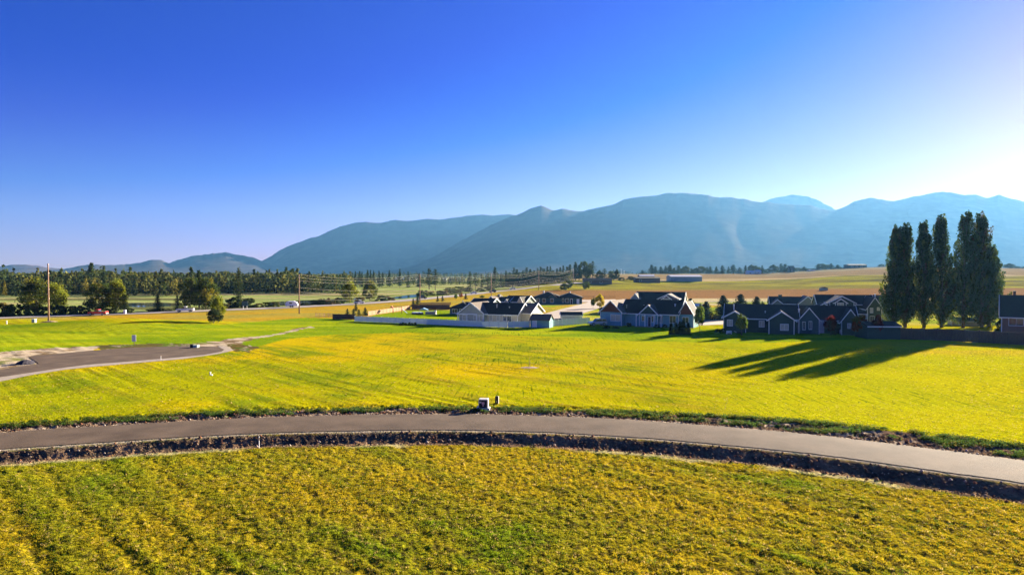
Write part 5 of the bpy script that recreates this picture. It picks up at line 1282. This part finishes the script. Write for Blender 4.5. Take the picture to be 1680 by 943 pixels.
simple('tarp_cover', 'rounded pale yellow-green covered object below the green two-storey house', 'covered object', 1423, 531, [('cover','blind',lambda q: q.prism([(-1.3,0),(-1.2,.9),(-.6,1.6),(.4,1.7),(1.1,1.1),(1.3,0)],-.9,.9,'y')),('hem','trim',lambda q: q.box(-1.35,1.35,-.95,.95,-.02,.08))])
# flower pots along the foot of the white fence
for i, px in enumerate([657, 661, 665, 672, 676, 681]):
    lb = 'dark low plants against the foot of the long white fence'
    put('bush_a', px, 533.5, 528.5-(i % 2), 4.5, lb, 'dark plants at the foot of the long white fence', cat='plant')
# masts beyond the farmhouse
for px, tp, lb in [(1019,441,'left thin pale mast beyond the farmhouse trees'),(1024,444,'right thin pale mast beyond the farmhouse trees')]:
    x, y = at(px, 900); z = hz(x, y); t = thing('mast', lb, 'mast', (x, y, z)); hgt = H0+(447-tp)*900/F-z
    m = MB(); m.tube([(0,0,-.5),(0,0,hgt)], [.25,.12], 6); m.build('shaft', M['pvc'], t); m = MB(); m.tube([(-1.2,0,hgt*.9),(1.2,0,hgt*.9)], .1, 5); m.build('arm', M['pvc'], t)
# hay bale
x, y = at(1355, 560); z = hz(x, y)
simple('field_shelter', 'small grey shelter standing alone in the green-yellow sloping field', 'shelter', 1351, 476.5, [('wall','w_grey',lambda q: q.box(-2.2,2.2,-1.5,1.5,-.3,1.6)),('roof','roof_dark',lambda q: q.prism([(-2.5,1.602),(2.5,1.602),(0,2.4)],-1.7,1.7,'y'))])

# ================================================================ grass blades and verge weeds
def grass(name, label, d0, d1, dens, hgt, wid, blades, seed, side=None, ux=.80):
    r = np.random.default_rng(seed)
    n = int(dens*ux*(d1*d1-d0*d0)); d = np.sqrt(r.uniform(d0*d0, d1*d1, n)); x = r.uniform(-ux, ux, n)*d; y = d
    s = sdist(ROAD, x, y); ok = (s > ROADHW+5.2+r.normal(size=n)*.25) | (s < -ROADHW-3.4-1.9*smooth(5, 30, x)+r.normal(size=n)*.4)
    inp = np.zeros(n, bool)
    for P in (SAND1_W, SAND2_W, [flat(*p) for p in CUL], [flat(*p) for p in CONC]): inp |= inpoly(P, x, y)
    w = (x*.72+y*.70); rows = fbm(w*1.05, (x*.70-y*.72)*.07, 2)
    ok &= ~inp & (r.random(n) < .45+.9*rows)
    x = x[ok]; y = y[ok]; n = len(x); z = ground_h(x, y); c = ground_col(x, y)
    c = c*r.uniform(.7, 1.3, (n, 1)); m = r.random(n)
    c[m < .16] = np.array((.10,.15,.012))*r.uniform(.6, 1.2, ((m < .16).sum(), 1)); c[m > .93] = (.45,.33,.10)
    B = blades; bx = np.repeat(x, B)+r.normal(size=n*B)*.05; by = np.repeat(y, B)+r.normal(size=n*B)*.05; bz = np.repeat(z, B)-.02
    H = np.repeat(hgt*r.uniform(.5, 1.35, n)*(.6+.8*fbm(x*.9, y*.9, 2)), B)*r.uniform(.6, 1.2, n*B); a = r.uniform(0, 6.283, n*B); wv = wid*r.uniform(.6, 1.4, n*B)
    lx = r.normal(size=n*B)*.45*H; ly = r.normal(size=n*B)*.45*H
    V = np.empty((n*B, 3, 3)); ca = np.cos(a)*wv; sa = np.sin(a)*wv
    V[:, 0] = np.c_[bx-ca, by-sa, bz]; V[:, 1] = np.c_[bx+ca, by+sa, bz]; V[:, 2] = np.c_[bx+lx, by+ly, bz+H]
    C = np.repeat(c*1.12, 3*B, 0)
    o = arr_mesh(name, V.reshape(-1, 3), np.arange(3*n*B).reshape(-1, 3), M['grass'], C)
    return tag(o, label, 'grass', kind='stuff')
grass('grass', 'short golden and green stubble covering the near field', 27, 46, 58, .095, .022, 5, 1)
grass('grass', 'short golden and green stubble beside the road', 46, 72, 26, .09, .032, 4, 2)
grass('grass', 'yellow-green mown grass of the field beyond the road', 72, 125, 5, .085, .07, 4, 3)
def weeds():
    r = np.random.default_rng(9); q = resample(ROAD, 900); d = np.gradient(q, axis=0); d /= np.hypot(*d.T)[:, None]; nr = np.c_[-d[:, 1], d[:, 0]]
    n = 15000; i = r.integers(0, 900, n); off = ROADHW+r.uniform(1.3, 6.0, n); p = q[i]+nr[i]*off[:, None]+d[i]*r.uniform(-.3, .3, (n, 1))
    vw = 3.9+1.9*smooth(5, 30, p[:, 0]); q0 = (off-ROADHW)/vw
    k = (fbm(p[:, 0]/3., p[:, 1]/1.5, 3)+q0*.30-.10*np.exp(-((p[:, 0]-3)/8)**2) > .64) & (q0 < 1.0); p = p[k]; n = len(p)
    z = ground_h(p[:, 0], p[:, 1]); m = 16
    c = np.repeat(np.c_[p, z], m, 0)+r.normal(size=(n*m, 3))*[.15, .15, .075]+[0, 0, .12]
    V, Fc = quads(c, .065*r.uniform(.5, 1.3, n*m), .045*r.uniform(.5, 1.2, n*m), r)
    b = np.array((.06,.105,.02))*r.uniform(.6, 1.5, (n, 1)); b[r.random(n) < .25] = (.15,.13,.03)
    tag(arr_mesh('verge_weeds', V, Fc, M['grass'], np.repeat(b, 4*m, 0)), 'low dark weeds along the far edge of the near road', 'weeds', kind='stuff')
weeds()
def clods():
    r = np.random.default_rng(19); q = resample(ROAD, 900); d = np.gradient(q, axis=0); d /= np.hypot(*d.T)[:, None]; nr = np.c_[-d[:, 1], d[:, 0]]
    n = 12000; i = r.integers(0, 900, n); far_ = r.random(n) < .6
    off = np.where(far_, ROADHW+r.uniform(.1, 3.2, n)**1.0, -ROADHW-r.uniform(.5, 5.3, n)); p = q[i]+nr[i]*off[:, None]+d[i]*r.uniform(-.3, .3, (n, 1)); z = ground_h(p[:, 0], p[:, 1])
    sz = .03+.13*r.random(n)**7+.03*r.random(n)
    o6 = np.array([(1,0,0),(0,1,0),(-1,0,0),(0,-1,0),(0,0,.8),(0,0,-.8)]); f8 = np.array([(0,1,4),(1,2,4),(2,3,4),(3,0,4),(1,0,5),(2,1,5),(3,2,5),(0,3,5)])
    V = (o6[None]*sz[:, None, None]*r.uniform(.6, 1.4, (n, 6, 1))+np.c_[p, z+sz*.25][:, None]).reshape(-1, 3)
    Fc = (f8[None]+np.arange(n)[:, None, None]*6).reshape(-1, 3)
    pal = np.array([(.17,.11,.07),(.12,.08,.05),(.26,.18,.12),(.24,.11,.06),(.40,.33,.26)]); c = pal[r.choice(5, n, p=[.3,.3,.2,.12,.08])]
    tag(arr_mesh('soil_clods', V, Fc, M['clod'], np.repeat(c, 6, 0)), 'loose clods and stones scattered on the bare soil along the near road', 'stones', kind='stuff')
M['clod'] = attr_mat('clod', .95, 0, var=.25, scale=9.)
clods()
